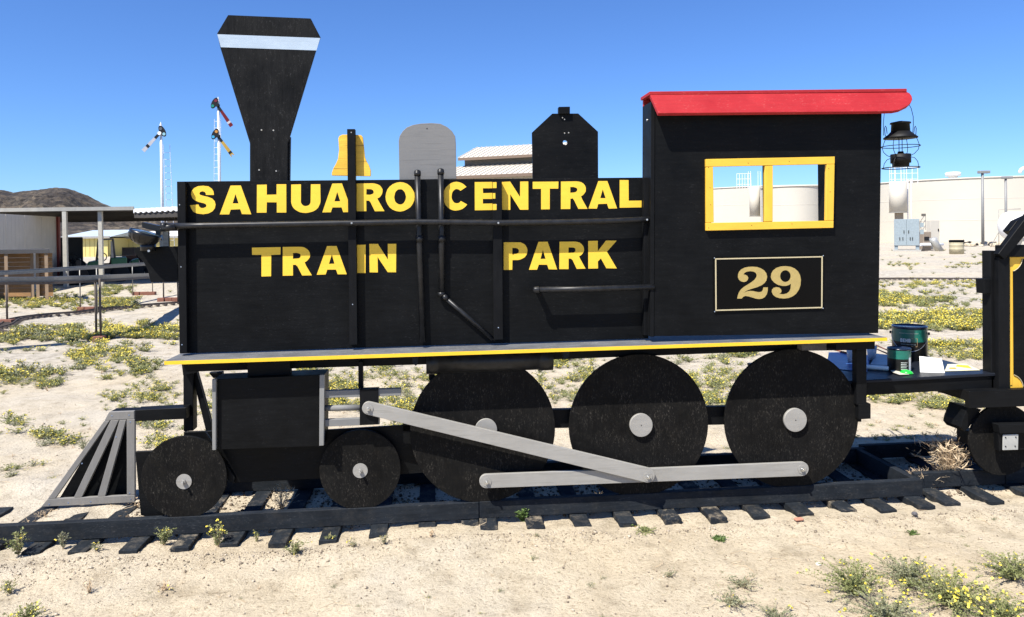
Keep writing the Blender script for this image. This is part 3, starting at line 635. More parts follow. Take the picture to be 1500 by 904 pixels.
MB().box((xl,YT+.61,tz-.10), (xr-.004,YT+.63,tz-.025)).build('skirt_board', M_lum, tab, .002)
MB().box((xl+.06,YT+.02,.03), (xl+.1,YT+.06,tz-.09)).build('leg', M_lumv, tab, .002); MB().box((xl+.06,YT+.57,.0), (xl+.1,YT+.61,tz-.03)).build('leg', M_lumv, tab, .002)
def onTab(px, py, lift=0):     # point of the table top under a pixel
    p = onZ(px, py, tz); 
    for _ in range(3): p = onZ(px, py, tz_at(p.x))
    p.z += .0008+lift; return p
M_can = plain('dark can label', (.012,.013,.014), .35, 0, .3, 30); M_teal = plain('teal can band', (.008,.13,.095), .35, 0, .15, 30)
M_lid = plain('dark blue can lid', (.012,.018,.035), .25, 0, .2, 20); M_steel = plain('steel can rim', (.5,.52,.55), .3, 1.0, .1, 30)
M_prt = plain('white label print', (.7,.7,.68), .5); M_prg = plain('tan label print', (.3,.2,.1), .5)
def can(name, base_px, rpx, htpx, label, nm):
    p = onTab(*base_px); t = (p-CAMP).dot(_f); s = t/F; r = rpx*s; hh = htpx*s
    p = p + Vector((0, r*.9, 0)); th = thing('paint_can', p, label, 'paint can')
    M1 = MB().lathe(p, (0,0,1), [(0,0),(0,r*.985),(.003,r),(hh*.55,r),(hh*.55+.001,r)], 40).build('label_lower', M_can, th)
    MB().lathe(p, (0,0,1), [(hh*.552,r),(hh*.93,r)], 40).build('label_upper', M_teal, th)
    MB().lathe(p, (0,0,1), [(hh*.93,r),(hh*.93,r*1.02),(hh*.965,r*1.025),(hh,r*1.01),(hh,r*.93),(hh*.975,r*.92),(hh*.975,0)], 40).build('lid', M_lid, th)
    return th, p, r, hh
c1_, p1, r1, h1 = can('a', (1346,529), 23.6, 49.5, 'large dark paint can with teal band at the back of the table', 'gallon')
def onwrap(p, r, u, v, d=.0012):          # u: angle from the camera-facing side, v: height
    fx = (CAMP-p); a0 = math.atan2(fx.x, -fx.y); a = a0 - u
    return Vector((p.x + (r+d)*math.sin(a), p.y - (r+d)*math.cos(a), p.z+v))
def wrapq(mb, p, r, pts, mi=0, d=.0012):
    mb.add([onwrap(p, r, u, v, d) for u, v in pts], [tuple(range(len(pts)))], mi)
def wglyph(mb, ch, p, r, u0, v1, wu, hv):
    for st in {'B': [(0,0,.28,1),(.28,.8,.85,1),(.28,.42,.85,.6),(.28,0,.9,.2),(.68,.1,1,.5),(.66,.5,.95,.9)], 'E': [(0,0,.3,1),(.3,.8,1,1),(.3,.4,.85,.6),(.3,0,1,.2)],
               'H': [(0,0,.3,1),(.7,0,1,1),(.3,.4,.7,.6)], 'R': [(0,0,.28,1),(.28,.8,.85,1),(.28,.4,.85,.58),(.68,.5,1,.9),(.55,0,.95,.42)]}[ch]:
        a, b_, c_, d_ = st; f2 = lambda x, y: (-(u0 + wu*x), v1-hv+hv*y); wrapq(mb, p, r, [f2(a,b_),f2(c_,b_),f2(c_,d_),f2(a,d_)], 0, .0018)
mb = MB()
for i, ch_ in enumerate('BEHR'): wglyph(mb, ch_, p1, r1, -.52+i*.15, h1*.655, .12, h1*.105)
mb.build('brand_lettering', M_prt, c1_)
mb = MB(); fr = lambda a, b, c, d, dd=.001: wrapq(mb, p1, r1, [(-a,b),(-c,b),(-c,d),(-a,d)], 0, dd)
for a,b,c,d in ((.1,h1*.42,.45,h1*.44),(.42,h1*.42,.45,h1*.67),(.1,h1*.66,.45,h1*.67)): fr(a,b,c,d)
mb.build('label_border', M_prg, c1_)
mb = MB(); 
for k in range(12): wrapq(mb, p1, r1, [(.48-.07*k, h1*.47),(.45-.07*k, h1*.47),(.45-.07*k, h1*.505),(.48-.07*k, h1*.505)], 0)
for k in range(16): wrapq(mb, p1, r1, [(.6-.07*k, h1*.80),(.56-.07*k, h1*.80),(.56-.07*k, h1*.825),(.6-.07*k, h1*.825)], 0)
mb.build('small_print', plain('faint print', (.25,.3,.27), .5), c1_)
MB().tube([onwrap(p1, r1+.003, u, h1*(.80-.52*math.sin((u+1.45)/2.9*math.pi)**.8)) for u in [-1.45+2.9*i/18 for i in range(19)]], .0016, 6).build('bail_handle', M_steel, c1_)
for u in (-1.5, 1.5): MB().cyl(onwrap(p1, r1, u, h1*.78), onwrap(p1, r1+.012, u, h1*.78), .009, 12).build('handle_boss', M_can, c1_)
c2_, p2, r2, h2 = can('b', (1326,545.5), 15.8, 34, 'small paint can with green band in front of the large can', 'quart')
mb = MB()
for j in range(5):
    for k in range(6-j % 2): wrapq(mb, p2, r2, [(-.15-.1*k, h2*(.12+.07*j)),(-.22-.1*k, h2*(.12+.07*j)),(-.22-.1*k, h2*(.145+.07*j)),(-.15-.1*k, h2*(.145+.07*j))])
wrapq(mb, p2, r2, [(-.9,h2*.05),(-1.25,h2*.05),(-1.25,h2*.62),(-.9,h2*.62)])
mb.build('label_print', M_prt, c2_)
# white card leaning on the big can
q0, q1 = onTab(1348,545.5), onTab(1384,546.5); up = Vector((.0,.03,.075))
tag(MB().prism([q0, q1, q1+up*1.02+Vector((.003,0,0)), q0+up*1.15+Vector((.02,0,0))], (0,.0015,0)).build('white_card', plain('white card', (.8,.78,.72), .7)), 'blank white card propped up in front of the large paint can', 'card')
MB_ = MB()
pa, pb, pc_, pd = onTab(1384,544), onTab(1436,542.5), onTab(1414,533.5), onTab(1388,534)
tag(MB().prism([pa,pb,pc_,pd], (0,0,.0012)).build('paper_sheet', plain('pale yellow paper', (.78,.72,.45), .7)), 'pale paper with yellow print lying on the table by the tender', 'paper')
ps = bpy.data.objects['paper_sheet']
MB().prism([onTab(1400,537.5,.0014),onTab(1424,540.5,.0014),onTab(1418,536,.0014),onTab(1402,534.8,.0014)], (0,0,.0006)).build('yellow_print', plain('yellow print', (.8,.55,.02), .6), ps)
MB().prism([onTab(1390,541,.0014),onTab(1402,541.5,.0014),onTab(1399,539,.0014),onTab(1391,539,.0014)], (0,0,.0006)).build('yellow_print', plain('red print', (.5,.3,.05), .6), ps)
g = onTab(1328,547.5)
tag(MB().lathe(g, (0.1,0,1), [(0,0),(0,.034),(.006,.036),(.016,.026),(.021,.012),(.022,0)], 20).build('green_lid_cap', plain('bright green plastic', (.02,.5,.05), .3)), 'bright green plastic lid in front of the small paint can', 'lid')
gp = [onTab(x,y,.002+.012*k) for x,y,k in ((1300,540,0),(1312,538,1),(1322,546,.2),(1332,549.5,0),(1318,551,.3),(1308,548,.5))]
tag(MB().prism(gp, (0,0,.002)).build('crumpled_rag', plain('beige cloth', (.5,.46,.38), .9, bs=.5)), 'crumpled beige rag on the table edge beside the green lid', 'rag')
a, b_ = onTab(1270,541,.014), onTab(1301,543.5,.014)
tag(MB().tube([a-Vector((.06,0,0)), a, b_, b_+(b_-a).normalized()*.004], [.0135,.0135,.0135,.009], 16).build('paint_roller', M_white), 'white paint roller cover lying near the front of the table', 'paint roller')
def cup(px, label):
    p = onTab(*px); s = (p-CAMP).dot(_f)/F
    t = MB().lathe(p, (0,0,1), [(0,0),(0,5.2*s),(20*s,7.2*s),(20*s,6.8*s),(2*s,4.8*s),(2*s,0)], 20).build('plastic_cup', plain('frosted cup', (.55,.58,.62), .4)); tag(t, label, 'cup')
cup((1247.5,531), 'white plastic cup on the table left of the black post'); cup((1277,527), 'white plastic cup on the table right of the black post')
for (x0,y0,x1,y1,lb) in ((1272,508,1309,524,'brown wooden brush handle on the table, nearest of three'),(1284,508,1312,520,'brown wooden brush handle reaching toward the paint cans'),(1217,513,1240,519,'brown brush handle lying left of the black post')):
    a, b_ = onTab(x0,y0,.008), onTab(x1,y1,.008)
    br = MB().tube([a,(a+b_)/2,b_], [.006,.0045,.007], 8).build('paint_brush', plain('brown handle', (.22,.07,.03), .5)); tag(br, lb, 'paint brush')
    MB().obox(b_+(b_-a).normalized()*.03, (b_-a).normalized()*.06, (0,.02,0), (0,0,.008)).build('bristles', M_dark, br)
dp = [onTab(x,y,.001) for x,y in ((1214,517),(1262,516),(1275,524),(1270,546),(1225,541),(1212,530))]
tag(MB().prism(dp, (0,0,.002)).build('drop_cloth', plain('blue plastic', (.04,.10,.28), .35, bs=.6)), 'blue plastic sheet on the shaded left end of the table', 'drop cloth')
pt = onTab(1290,533); 
tag(MB().prism([onTab(1275,537,.001),onTab(1310,540,.001),onTab(1312,524,.001),onTab(1284,521,.001)], (0,0,.012)).build('paint_tray', plain('grey tray', (.35,.4,.42), .5)), 'pale grey paint tray between the cup and small can', 'paint tray')

# ================================================================== TENDER at the right edge
ten = thing('play_tender', (3.7, 4.0, TZ+.089), 'black and yellow wooden tender car cut off by the right picture edge', 'play tender')
YTn = YR - .0
xq = lambda px, py, Y=YTn: onY(px, py, Y)
def boxp(name, x0, x1, z0, z1, y0, th, mat, par=ten, bv=.002): return MB().box((x0,y0,z0), (x1,y0+th,z1)).build(name, mat, par, bv)
XE = 4.75
zt_ = xq(1463,377).z; zbm = xq(1470,571).z
slab('corner_post', [(1451.4,367.5),(1463,367.3),(1463.4,571.5),(1452.6,572)], YTn+.03, .07, M_lumv, ten)
slab('corner_post', [(1463,377),(1479.6,376.6),(1479.4,570.8),(1463.4,571.3)], YTn-.008, .036, M_lumv, ten)
slab('side_handle', [(1442,409),(1451.2,408.4),(1451.4,430),(1443,430.3)], YTn+.03, .07, M_lum, ten)
# top beam
tb0, tb1 = xq(1465,359), xq(1500,374.5)
boxp('top_beam', xq(1463,370).x, XE, xq(1480,376).z, xq(1480,359).z, YTn-.010, .04, M_lum)
# slanted gable boards
g0 = xq(1462.5,372,YTn-.03); g1 = xq(1500,322.5,YTn-.03); dv = (g1-g0).normalized(); nv = Vector((dv.z,0,-dv.x))
E1 = g0 + dv*.62; wv = .088
MB().prism([g0, g0+nv*wv*.55, E1+nv*wv, E1], (0,.04,0)).build('gable_board', M_lum, ten, .002)
s0 = xq(1478,338.5,YTn+.02); MB().prism([s0, s0+Vector((.05,0,.058)), s0+Vector((.40,0,.20)), s0+Vector((.40,0,.13)), s0+Vector((.045,0,-.035))], (0,.05,0)).build('gable_block', M_lum, ten, .002)
XC = E1.x
rx = XE - (E1.x-g0.x)
MB().prism([E1, E1+nv*wv, Vector((rx-nv.x*wv,E1.y,E1.z+nv.z*wv)), Vector((rx,E1.y,E1.z))], (0,.04,0)).build('ridge_board', M_lum, ten, .002)
MB().prism([Vector((rx,g0.y,E1.z)), Vector((rx-nv.x*wv,g0.y,E1.z+nv.z*wv)), Vector((XE-nv.x*wv*.55,g0.y,g0.z+nv.z*wv*.55)), Vector((XE,g0.y,g0.z))], (0,.04,0)).build('gable_board', M_lum, ten, .002)
MB().box((E1.x,g0.y+.041,g0.z+.05), (rx,g0.y+.059,E1.z+.02)).build('gable_panel', M_panel, ten)
MB().box((XE-.038,YTn-.008,zbm), (XE+.002,YTn+.03,g0.z)).build('corner_post', M_lumv, ten, .002)
# yellow panel with black cut-out panel
zy0, zy1 = zbm+.001, xq(1480,376.8).z
boxp('yellow_panel', xq(1479.8,470).x, XE, zy0, zy1, YTn+.012, .015, M_yelv)
xi = xq(1487,470).x; xe2 = XE-.06; rC = .062; zc0, zc1 = zy0+.010, zy1-.012
def cc(cx, cz, a0, a1): return [(cx+rC*math.cos(R(a0+(a1-a0)*i/10)), YTn+.0085, cz+rC*math.sin(R(a0+(a1-a0)*i/10))) for i in range(11)]
xi = xq(1486.2,470).x; xo_ = xq(1479.8,470).x; rT = .084; aa = math.degrees(math.acos((xi-xo_)/rT)); ab = math.degrees(math.asin((zy1-zc1)/rT))
def qa(cz, a0, a1): return [(xo_+rT*math.cos(R(a0+(a1-a0)*i/12)), YTn+.0085, cz+rT*math.sin(R(a0+(a1-a0)*i/12))) for i in range(13)]
arcT, arcB = qa(zy1, -aa, -ab), qa(zy0, ab, aa)
pp = arcT + cc(xe2, zc1, 180, 270) + cc(xe2, zc0, 90, 180) + arcB
inner = MB().prism(pp, (0,.003,0)).build('inset_panel', M_panel, ten)
MB().tube([Vector(p)-Vector((0,.001,0)) for p in arcT], .0022, 5).build('pale_outline', M_goldl, inner)
MB().tube([Vector(p)-Vector((0,.001,0)) for p in arcB], .0022, 5).build('pale_outline', M_goldl, inner)
boxp('yellow_trim', xq(1481,470).x, xq(1484.4,470).x, zy0+.02, zy1-.05, YTn+.008, .004, M_yelv)
# chassis
zbt, zbb = xq(1470,571.5,YTn-.05).z, xq(1470,596.5,YTn-.05).z
MB().box((xq(1420,585,YTn-.05).x, YTn-.05, zbb), (XE+.1, YTn-.012, zbt)).build('sill_beam', M_lum, ten, .002)
MB().box((xq(1416,585,YTn-.0).x, YTn-.011, zbb+.03), (XE+.1, YTn+.55, zbt-.004)).build('sill_beam', M_lum, ten, .002)
MB().box((xq(1478,470,YTn+.5).x, YTn+.5, zbt), (XE, YTn+.53, zy1)).build('back_panel', M_panel, ten, .002)
slab('coupler_board', [(1417,597),(1438,600),(1419,627),(1413,632.5),(1407.5,626),(1409,618)], YTn+.05, .15, M_lum, ten)
slab('axle_board', [(1419,632),(1432,631),(1432,652),(1419,652)], YTn+.08, .10, M_lum, ten)
for cx, in ((1469.5,), (1640,)):
    c = onY(cx, 645, YTn+.03); c.z = TZ+.089+.195
    tw = MB().prism(circ(c, .203, YTn+.03), (0,.019,0)).build('tender_wheel', M_wheel, ten, .0012)
slab('journal_board', [(1462.5,622.5),(1530,621),(1530,634),(1465,635.5)], YTn-.06, .05, M_lum, ten)
slab('journal_board', [(1462.5,635.6),(1470,635.4),(1470,657),(1464,661)], YTn-.045, .04, M_lumv, ten)
slab('journal_board', [(1464,635.6),(1530,634),(1530,658),(1464,660)], YTn-.012, .03, M_lumv, ten)
jp = slab('journal_plate', [(1469.5,637),(1492,636),(1491.5,659),(1469.2,659.6)], YTn-.052, .006, plain('pale grey metal plate', (.38,.38,.35), .5), ten)
for p in ((1473,641),(1488,640.4),(1473,654),(1487,653.6)): MB().cyl(onY(*p,YTn-.054), onY(*p,YTn-.050), .004, 8).build('screw', M_dark, jp)

# ================================================================== BACKGROUND, left
M_wall = plain('pale metal wall panel', (.52,.48,.41), .5, 0, .06, 3, .4); M_redp = plain('dark red trim', (.20,.03,.022), .6)
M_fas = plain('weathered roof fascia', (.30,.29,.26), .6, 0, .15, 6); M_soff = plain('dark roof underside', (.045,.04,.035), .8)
M_corr = plain('white corrugated roofing', (.72,.73,.74), .45, 0, .08, 3); M_col = plain('tan steel column', (.42,.40,.34), .5)
M_plank = wood('weathered brown plank', (.30,.17,.075), .8, 'X', .3, (.4,.3,.2), .35); M_post = wood('grey brown timber post', (.24,.17,.11), .8, 'Z', .3, (.4,.3,.2), .3)
def hz_(px): return YH - ROLL*(px-PX)
def GT(px, t, z=0.): p = onT(px, hz_(px), t); p.z = z; return p                 # standing point at a distance, under a picture column
def zat(px, py, t): return onT(px, py, t).z
E_ = lambda a, b: (Vector((b.x-a.x, b.y-a.y, 0))).normalized()
# carport with its closed end
cw0, cw1 = GT(-260, 13.5), GT(84, 24)
cp = thing('carport', GT(60, 22), 'open steel carport with grey roof edge, tan posts and pale left end wall', 'carport')
d = E_(cw0, cw1); nrmw = Vector((d.y, -d.x, 0)); Lw = (Vector((cw1.x-cw0.x, cw1.y-cw0.y, 0))).length; npan = 9
for k in range(npan):
    a = cw0 + d*(Lw*k/npan+.012); b_ = cw0 + d*(Lw*(k+1)/npan-.012)
    q = MB().prism([(a.x,a.y,-.05),(b_.x,b_.y,-.05),(b_.x,b_.y,2.15),(a.x,a.y,2.15)], -nrmw*.04)
    for j in range(5):
        c = a + (b_-a)*((j+.5)/5); q.obox((c.x,c.y,1.05), d*.02, nrmw*.006, (0,0,2.15))
    q.build('wall_panel', M_wall, cp)
a = GT(84, 24); MB().obox((a.x,a.y,1.05), E_(GT(84,24), GT(90,24))*.15, d*.15, (0,0,2.2)).build('corner_post', M_redp, cp)
for px, t in ((95.5, 22.3), (147.6, 22.5)):
    c = GT(px, t); MB().obox((c.x,c.y,1.12), CR*.12, (0,.10,0), (0,0,2.28)).build('post', M_col, cp)
f0, f1 = GT(-700, 22), GT(196.5, 22.3); zf0, zf1 = zat(100, 303.2, 22), zat(100, 308.6, 22)
b0, b1 = GT(-700, 34), GT(330, 34)
dd = E_(f0, f1)
MB().prism([(f0.x,f0.y,zf1),(f1.x,f1.y,zf1),(f1.x,f1.y,zf0),(f0.x,f0.y,zf0)], (-dd.y*.03, dd.x*.03, 0)).build('fascia', M_fas, cp)
rz = zf1+.005
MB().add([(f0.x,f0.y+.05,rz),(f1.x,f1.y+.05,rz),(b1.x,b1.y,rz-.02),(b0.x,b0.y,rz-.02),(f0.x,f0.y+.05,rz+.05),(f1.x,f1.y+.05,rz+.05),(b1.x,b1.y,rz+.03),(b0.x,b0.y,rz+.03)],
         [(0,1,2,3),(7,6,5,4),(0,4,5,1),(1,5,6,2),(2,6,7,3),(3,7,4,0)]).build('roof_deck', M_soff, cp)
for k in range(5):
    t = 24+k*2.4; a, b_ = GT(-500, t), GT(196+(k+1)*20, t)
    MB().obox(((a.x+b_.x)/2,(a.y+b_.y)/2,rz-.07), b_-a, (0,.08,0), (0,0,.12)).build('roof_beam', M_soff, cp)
# corrugated sheet roof at the right end
cr = thing('corrugated_roof', GT(230, 21), 'white corrugated sheet roof joined to the right end of the carport', 'roof')
a, b_ = GT(196, 21.6), GT(345, 20.2); za, zb2 = zat(196, 306.5, 21.6), zat(330, 299.5, 20.3); dd = E_(a, b_); L = (b_-a).length; vs = []; nn_ = 72
back = Vector((-dd.y, dd.x, 0))*3.0
for i in range(nn_+1):
    t = i/nn_; p = a + (b_-a)*t; z = za+(zb2-za)*t + (.018 if i % 4 in (1,2) else -.018)
    vs += [(p.x,p.y,z),(p.x+back.x,p.y+back.y,z+.0),(p.x,p.y,z-.10),(p.x+back.x,p.y+back.y,z-.10)]
fs = []
for i in range(nn_):
    o = i*4; fs += [(o,o+4,o+5,o+1),(o+2,o+3,o+7,o+6),(o,o+2,o+6,o+4),(o+1,o+5,o+7,o+3)]
MB().add(vs, fs).build('roof_sheet', M_corr, cr)
mm_ = (a+b_)/2; MB().obox((mm_.x,mm_.y+.3,(za+zb2)/2-.20), b_-a, (0,.5,0), (0,0,.16)).build('roof_beam', M_soff, cr)
# lumber bench by the wall
tb = 17.5; bn = thing('timber_bench', GT(30, tb), 'rough timber workbench with plank sides against the pale wall', 'bench')
s_ = tb/F; a = GT(-90, tb)
ztp = zat(36, 368.5, tb); W_ = (GT(72,tb)-GT(-90,tb)).length; rt_ = E_(GT(-90,tb), GT(72,tb)); bk_ = GT(74, tb); bk_.z = 0; bk_.normalize()
c = a + rt_*W_/2 + bk_*.45; MB().obox((c.x,c.y,ztp), rt_*W_, bk_*.95, (0,0,.09)).build('bench_top', plain('grey board top', (.045,.045,.047), .8), bn)
for px in (-60, 8, 67):
    p = GT(px, tb)+bk_*.05; MB().obox((p.x,p.y,(ztp-.05)/2), rt_*.08, bk_*.08, (0,0,ztp-.05)).build('leg', M_post, bn)
for px in (46, 54): p = GT(px, tb+.4); MB().obox((p.x,p.y,(ztp-.05)/2), rt_*.08, bk_*.06, (0,0,ztp-.05)).build('leg', M_post, bn)
for r_ in range(10):
    for (xa_, xb2) in ((-60, 8), (11, 44), (56, 76)):
        p, q = GT(xa_, tb+.5), GT(xb2, tb+.5); z = .06+r_*.105
        if z > ztp-.15: continue
        c = (p+q)/2; MB().obox((c.x+rnd.uniform(-.01,.01),c.y,z+.05), rt_*(q-p).length, bk_*.04, (0,0,.098)).build('plank', M_plank, bn)
# yellow sheds beyond
M_yw = plain('yellow shed wall', (.62,.52,.19), .6, 0, .05, 1); M_ywr = plain('pale blue metal roof', (.50,.58,.63), .35, .1, .08, 2); M_wr = plain('white metal roof', (.75,.72,.66), .45)
def shed(px0, px1, t, ye, yr_, roofm, label, xr0, xr1, dpt=6.):
    a, b_ = GT(px0, t), GT(px1, t); rr = E_(a, b_); bk = Vector((-rr.y, rr.x, 0)); L = (b_-a).length; ze = zat((px0+px1)/2, ye, t); zr = zat((px0+px1)/2, yr_, t+dpt/2)
    th = thing('shed', (a+b_)/2, label, 'shed')
    ncol = 10
    for k in range(ncol):
        p = a+rr*(L*k/ncol); q = a+rr*(L*(k+1)/ncol-.03); MB().prism([(p.x,p.y,-.1),(q.x,q.y,-.1),(q.x,q.y,ze),(p.x,p.y,ze)], bk*.05).build('wall_panel', M_yw, th)
    c = (a+b_)/2 + bk*(dpt/2+.1); MB().obox((c.x,c.y,ze/2-.05), rr*(L-.1), bk*(dpt-.2), (0,0,ze-.1)).build('wall', M_yw, th)
    r0, r1 = GT(xr0, t), GT(xr1, t); e0 = a+bk*(-.3)-rr*.3; e1 = b_-bk*.3+rr*.3; t0 = Vector((r0.x,r0.y,0))+bk*dpt/2; t1 = Vector((r1.x,r1.y,0))+bk*dpt/2
    f0_, f1_ = e0+bk*(dpt+.6), e1+bk*(dpt+.6)
    Z3 = lambda p, z: Vector((p.x,p.y,z))
    MB().add([Z3(e0,ze),Z3(e1,ze),Z3(t1,zr),Z3(t0,zr),Z3(f0_,ze),Z3(f1_,ze)], [(0,1,2,3),(3,2,5,4),(0,3,4),(1,5,2)]).build('roof', roofm, th)
    MB().obox((((e0+e1)/2).x,((e0+e1)/2).y,ze-.02), e1-e0, bk*.05, (0,0,.16)).build('eave_board', M_fas, th)
shed(92, 158, 55, 347.5, 337.5, M_ywr, 'yellow shed with pale blue metal roof behind the carport posts', 103, 172)
shed(161, 330, 58, 347, 338.6, M_wr, 'long yellow shed with white roof behind the headlight', 176, 320)
# dark trailer
def frame_(px0, px1, t):
    a = GT(px0, t); m_ = GT((px0+px1)/2, t); bk = Vector((m_.x, m_.y, 0)).normalized(); rr = Vector((bk.y, -bk.x, 0))
    L = ((GT(px1, t)-a).dot(rr)); return a, a+rr*L, rr, bk
def boxthing(name, px0, px1, t, y0, y1, depth, mat, label, cat, extra=None):
    a, b_, rr, bk = frame_(px0, px1, t); z1 = zat(px0, y0, t); z0 = max(0, zat(px0, y1, t))
    th = thing(name, (a+b_)/2, label, cat); c = (a+b_)/2 + bk*depth/2
    MB().obox((c.x,c.y,(z0+z1)/2), rr*(b_-a).length, bk*depth, (0,0,z1-z0)).build('body', mat, th, .02)
    return th, a, b_, rr, bk, z0, z1
th, a, b_, rr, bk, z0, z1 = boxthing('enclosed_trailer', 87, 121.5, 27, 348, 384, 3, plain('black trailer side', (.012,.012,.013), .5), 'black enclosed trailer under the carport', 'trailer')
def twheel(c, rr, r, w, par): 
    MB().lathe(c-rr.normalized()*w/2, rr, [(0,0),(0,r*.9),(.02,r),(w-.02,r),(w,r*.9),(w,0)], 20).build('wheel', M_dark, par)
for k in (.25, .75): c = a+(b_-a)*k+bk*.0; twheel(Vector((c.x,c.y,.33))-bk*.1, bk, .33, .2, th)
MB().obox((((a+b_)/2).x, ((a+b_)/2).y-.03, z0+.04), (b_-a)*1.01, bk*.06, (0,0,.08)).build('frame', M_dark, th)
# green utility vehicle
def utility(px0, px1, t, label, cage=True, bodyc=(.02,.15,.06)):
    a, b_, rr, bk = frame_(px0, px1, t); L = (b_-a).length; U = Vector((0,0,1))
    th = thing('utility_vehicle', (a+b_)/2, label, 'utility vehicle'); Mg = plain('green vehicle paint', bodyc, .35)
    Mt = plain('vehicle roll cage', (.10,.10,.10), .4); Mc = plain('clear plastic screen', (.45,.42,.38), .3)
    P3 = lambda u, v, z: a + rr*(L*u) + bk*v + U*(z*.80)
    def side(v, th_): return [P3(0,v,.42), P3(.02,v,.78), P3(.28,v,.86), P3(.34,v,.62), P3(.60,v,.62), P3(.62,v,.80), P3(1.0,v,.78), P3(1.0,v,.42), P3(.9,v,.36), P3(.1,v,.36)]
    MB().prism(side(0,0), bk*1.3).build('body', Mg, th, .02)
    MB().prism([P3(.22,-.02,.30),P3(.22,-.02,.55),P3(.66,-.02,.55),P3(.66,-.02,.30)], bk*.03).build('side_panel', plain('dark side', (.02,.02,.02), .5), th)
    MB().prism([P3(.60,-.03,.64),P3(.60,-.03,.96),P3(1.0,-.03,.96),P3(1.0,-.03,.64)], bk*1.36).build('cargo_bed', Mg, th, .02)
    MB().prism([P3(.36,.15,.60),P3(.36,.15,.70),P3(.56,.15,.70),P3(.60,.15,1.1),P3(.64,.15,1.1),P3(.62,.15,.60)], bk*1.0).build('seat', M_dark, th, .02)
    for u in (.17, .82):
        for v in (-.02, 1.1): twheel(P3(u,v,.29), bk, .29, .22, th)
    MB().tube([P3(.30,.3,.8),P3(.38,.35,1.0)], .02, 6).tube([P3(.38,.35,1.0)+rr*(.14*math.cos(i))+U*(.14*math.sin(i)) for i in [k*math.pi/5 for k in range(10)]], .018, 6, 0, True).build('steering_wheel', M_dark, th)
    if cage:
        for v in (.02, 1.28):
            MB().tube([P3(.24,v,.84), P3(.30,v,1.72), P3(.66,v,1.74), P3(.70,v,.9)], .035, 8).build('roll_cage', Mt, th)
        MB().prism([P3(.29,-.02,1.70),P3(.29,-.02,1.76),P3(.67,-.02,1.78),P3(.67,-.02,1.72)], bk*1.34).build('canopy', Mt, th, .01)
        MB().prism([P3(.60,.0,.95),P3(.60,.0,1.66),P3(.64,.0,1.66),P3(.68,.0,.95)], bk*.02).build('side_screen', Mc, th)
    for v in (.15, 1.05): MB().prism([P3(-.005,v,.62),P3(-.005,v,.72),P3(-.005,v+.14,.72),P3(-.005,v+.14,.62)], -rr*.02).build('headlight', M_white, th)
    return th
utility(126, 186, 24.5, 'green utility vehicle with roll cage parked under the carport')
utility(97, 118, 23.5, 'dark small cart between the red corner post and the carport post', False, (.02,.02,.022))
utility(190, 232, 26, 'green low cart parked behind the headlight shelf', False)
# brown covered frame and air conditioner, red car
th, a, b_, rr, bk, z0, z1 = boxthing('brown_trailer', 178, 206, 30, 375, 384, 2, plain('brown cover', (.16,.07,.045), .8), 'brown covered flat trailer beside the green utility vehicle', 'trailer')
for k in (.2, .8): c = a+(b_-a)*k; twheel(Vector((c.x,c.y,.3))-bk*.05, bk, .3, .18, th)
MB().prism([a+Vector((0,0,z1)), b_+Vector((0,0,z1)), b_+bk*1+Vector((0,0,z1+.3)), a+bk*1+Vector((0,0,z1+.3))], (0,0,.03)).build('cover', plain('pale brown cover', (.42,.28,.2), .8), th)
th, a, b_, rr, bk, z0, z1 = boxthing('air_conditioner', 233.5, 247, 33, 333.5, 366, .8, plain('white enamelled metal', (.68,.68,.66), .45), 'tall white air conditioning unit with grille behind the headlight arm', 'air conditioner')
for k in range(14): MB().obox(a+(b_-a)*.66-bk*.012+Vector((0,0,z0+(z1-z0)*(.1+.06*k))), (b_-a)*.5, bk*.02, (0,0,.022)).build('grille_slat', M_fas, th)
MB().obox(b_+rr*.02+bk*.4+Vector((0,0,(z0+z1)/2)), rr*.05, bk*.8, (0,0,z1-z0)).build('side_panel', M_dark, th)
ca, cb = GT(240, 44), GT(345, 44); rr = E_(ca, cb); bk = Vector((-rr.y, rr.x, 0)); L = 4.4
car = thing('parked_car', ca, 'red parked car partly hidden behind the left end of the boiler', 'car')
P3 = lambda u, z, v=0: ca + rr*(L*u) + bk*v + Vector((0,0,z))
MB().prism([P3(0,.3),P3(0,.62),P3(.03,.78),P3(.24,.88),P3(.30,.92),P3(.86,.95),P3(1,.82),P3(1,.3)], bk*1.7).build('body', plain('red car paint', (.45,.02,.05), .25), car, .05)
MB().prism([P3(.25,.90,.1),P3(.38,1.38,.2),P3(.70,1.40,.2),P3(.86,.93,.1)], bk*1.4).build('cabin_glass', plain('car window glass', (.10,.28,.30), .1), car, .03)
for u in (.18, .80):
    for v in (-.05, 1.55): twheel(P3(u,.32,v), bk, .32, .2, car)

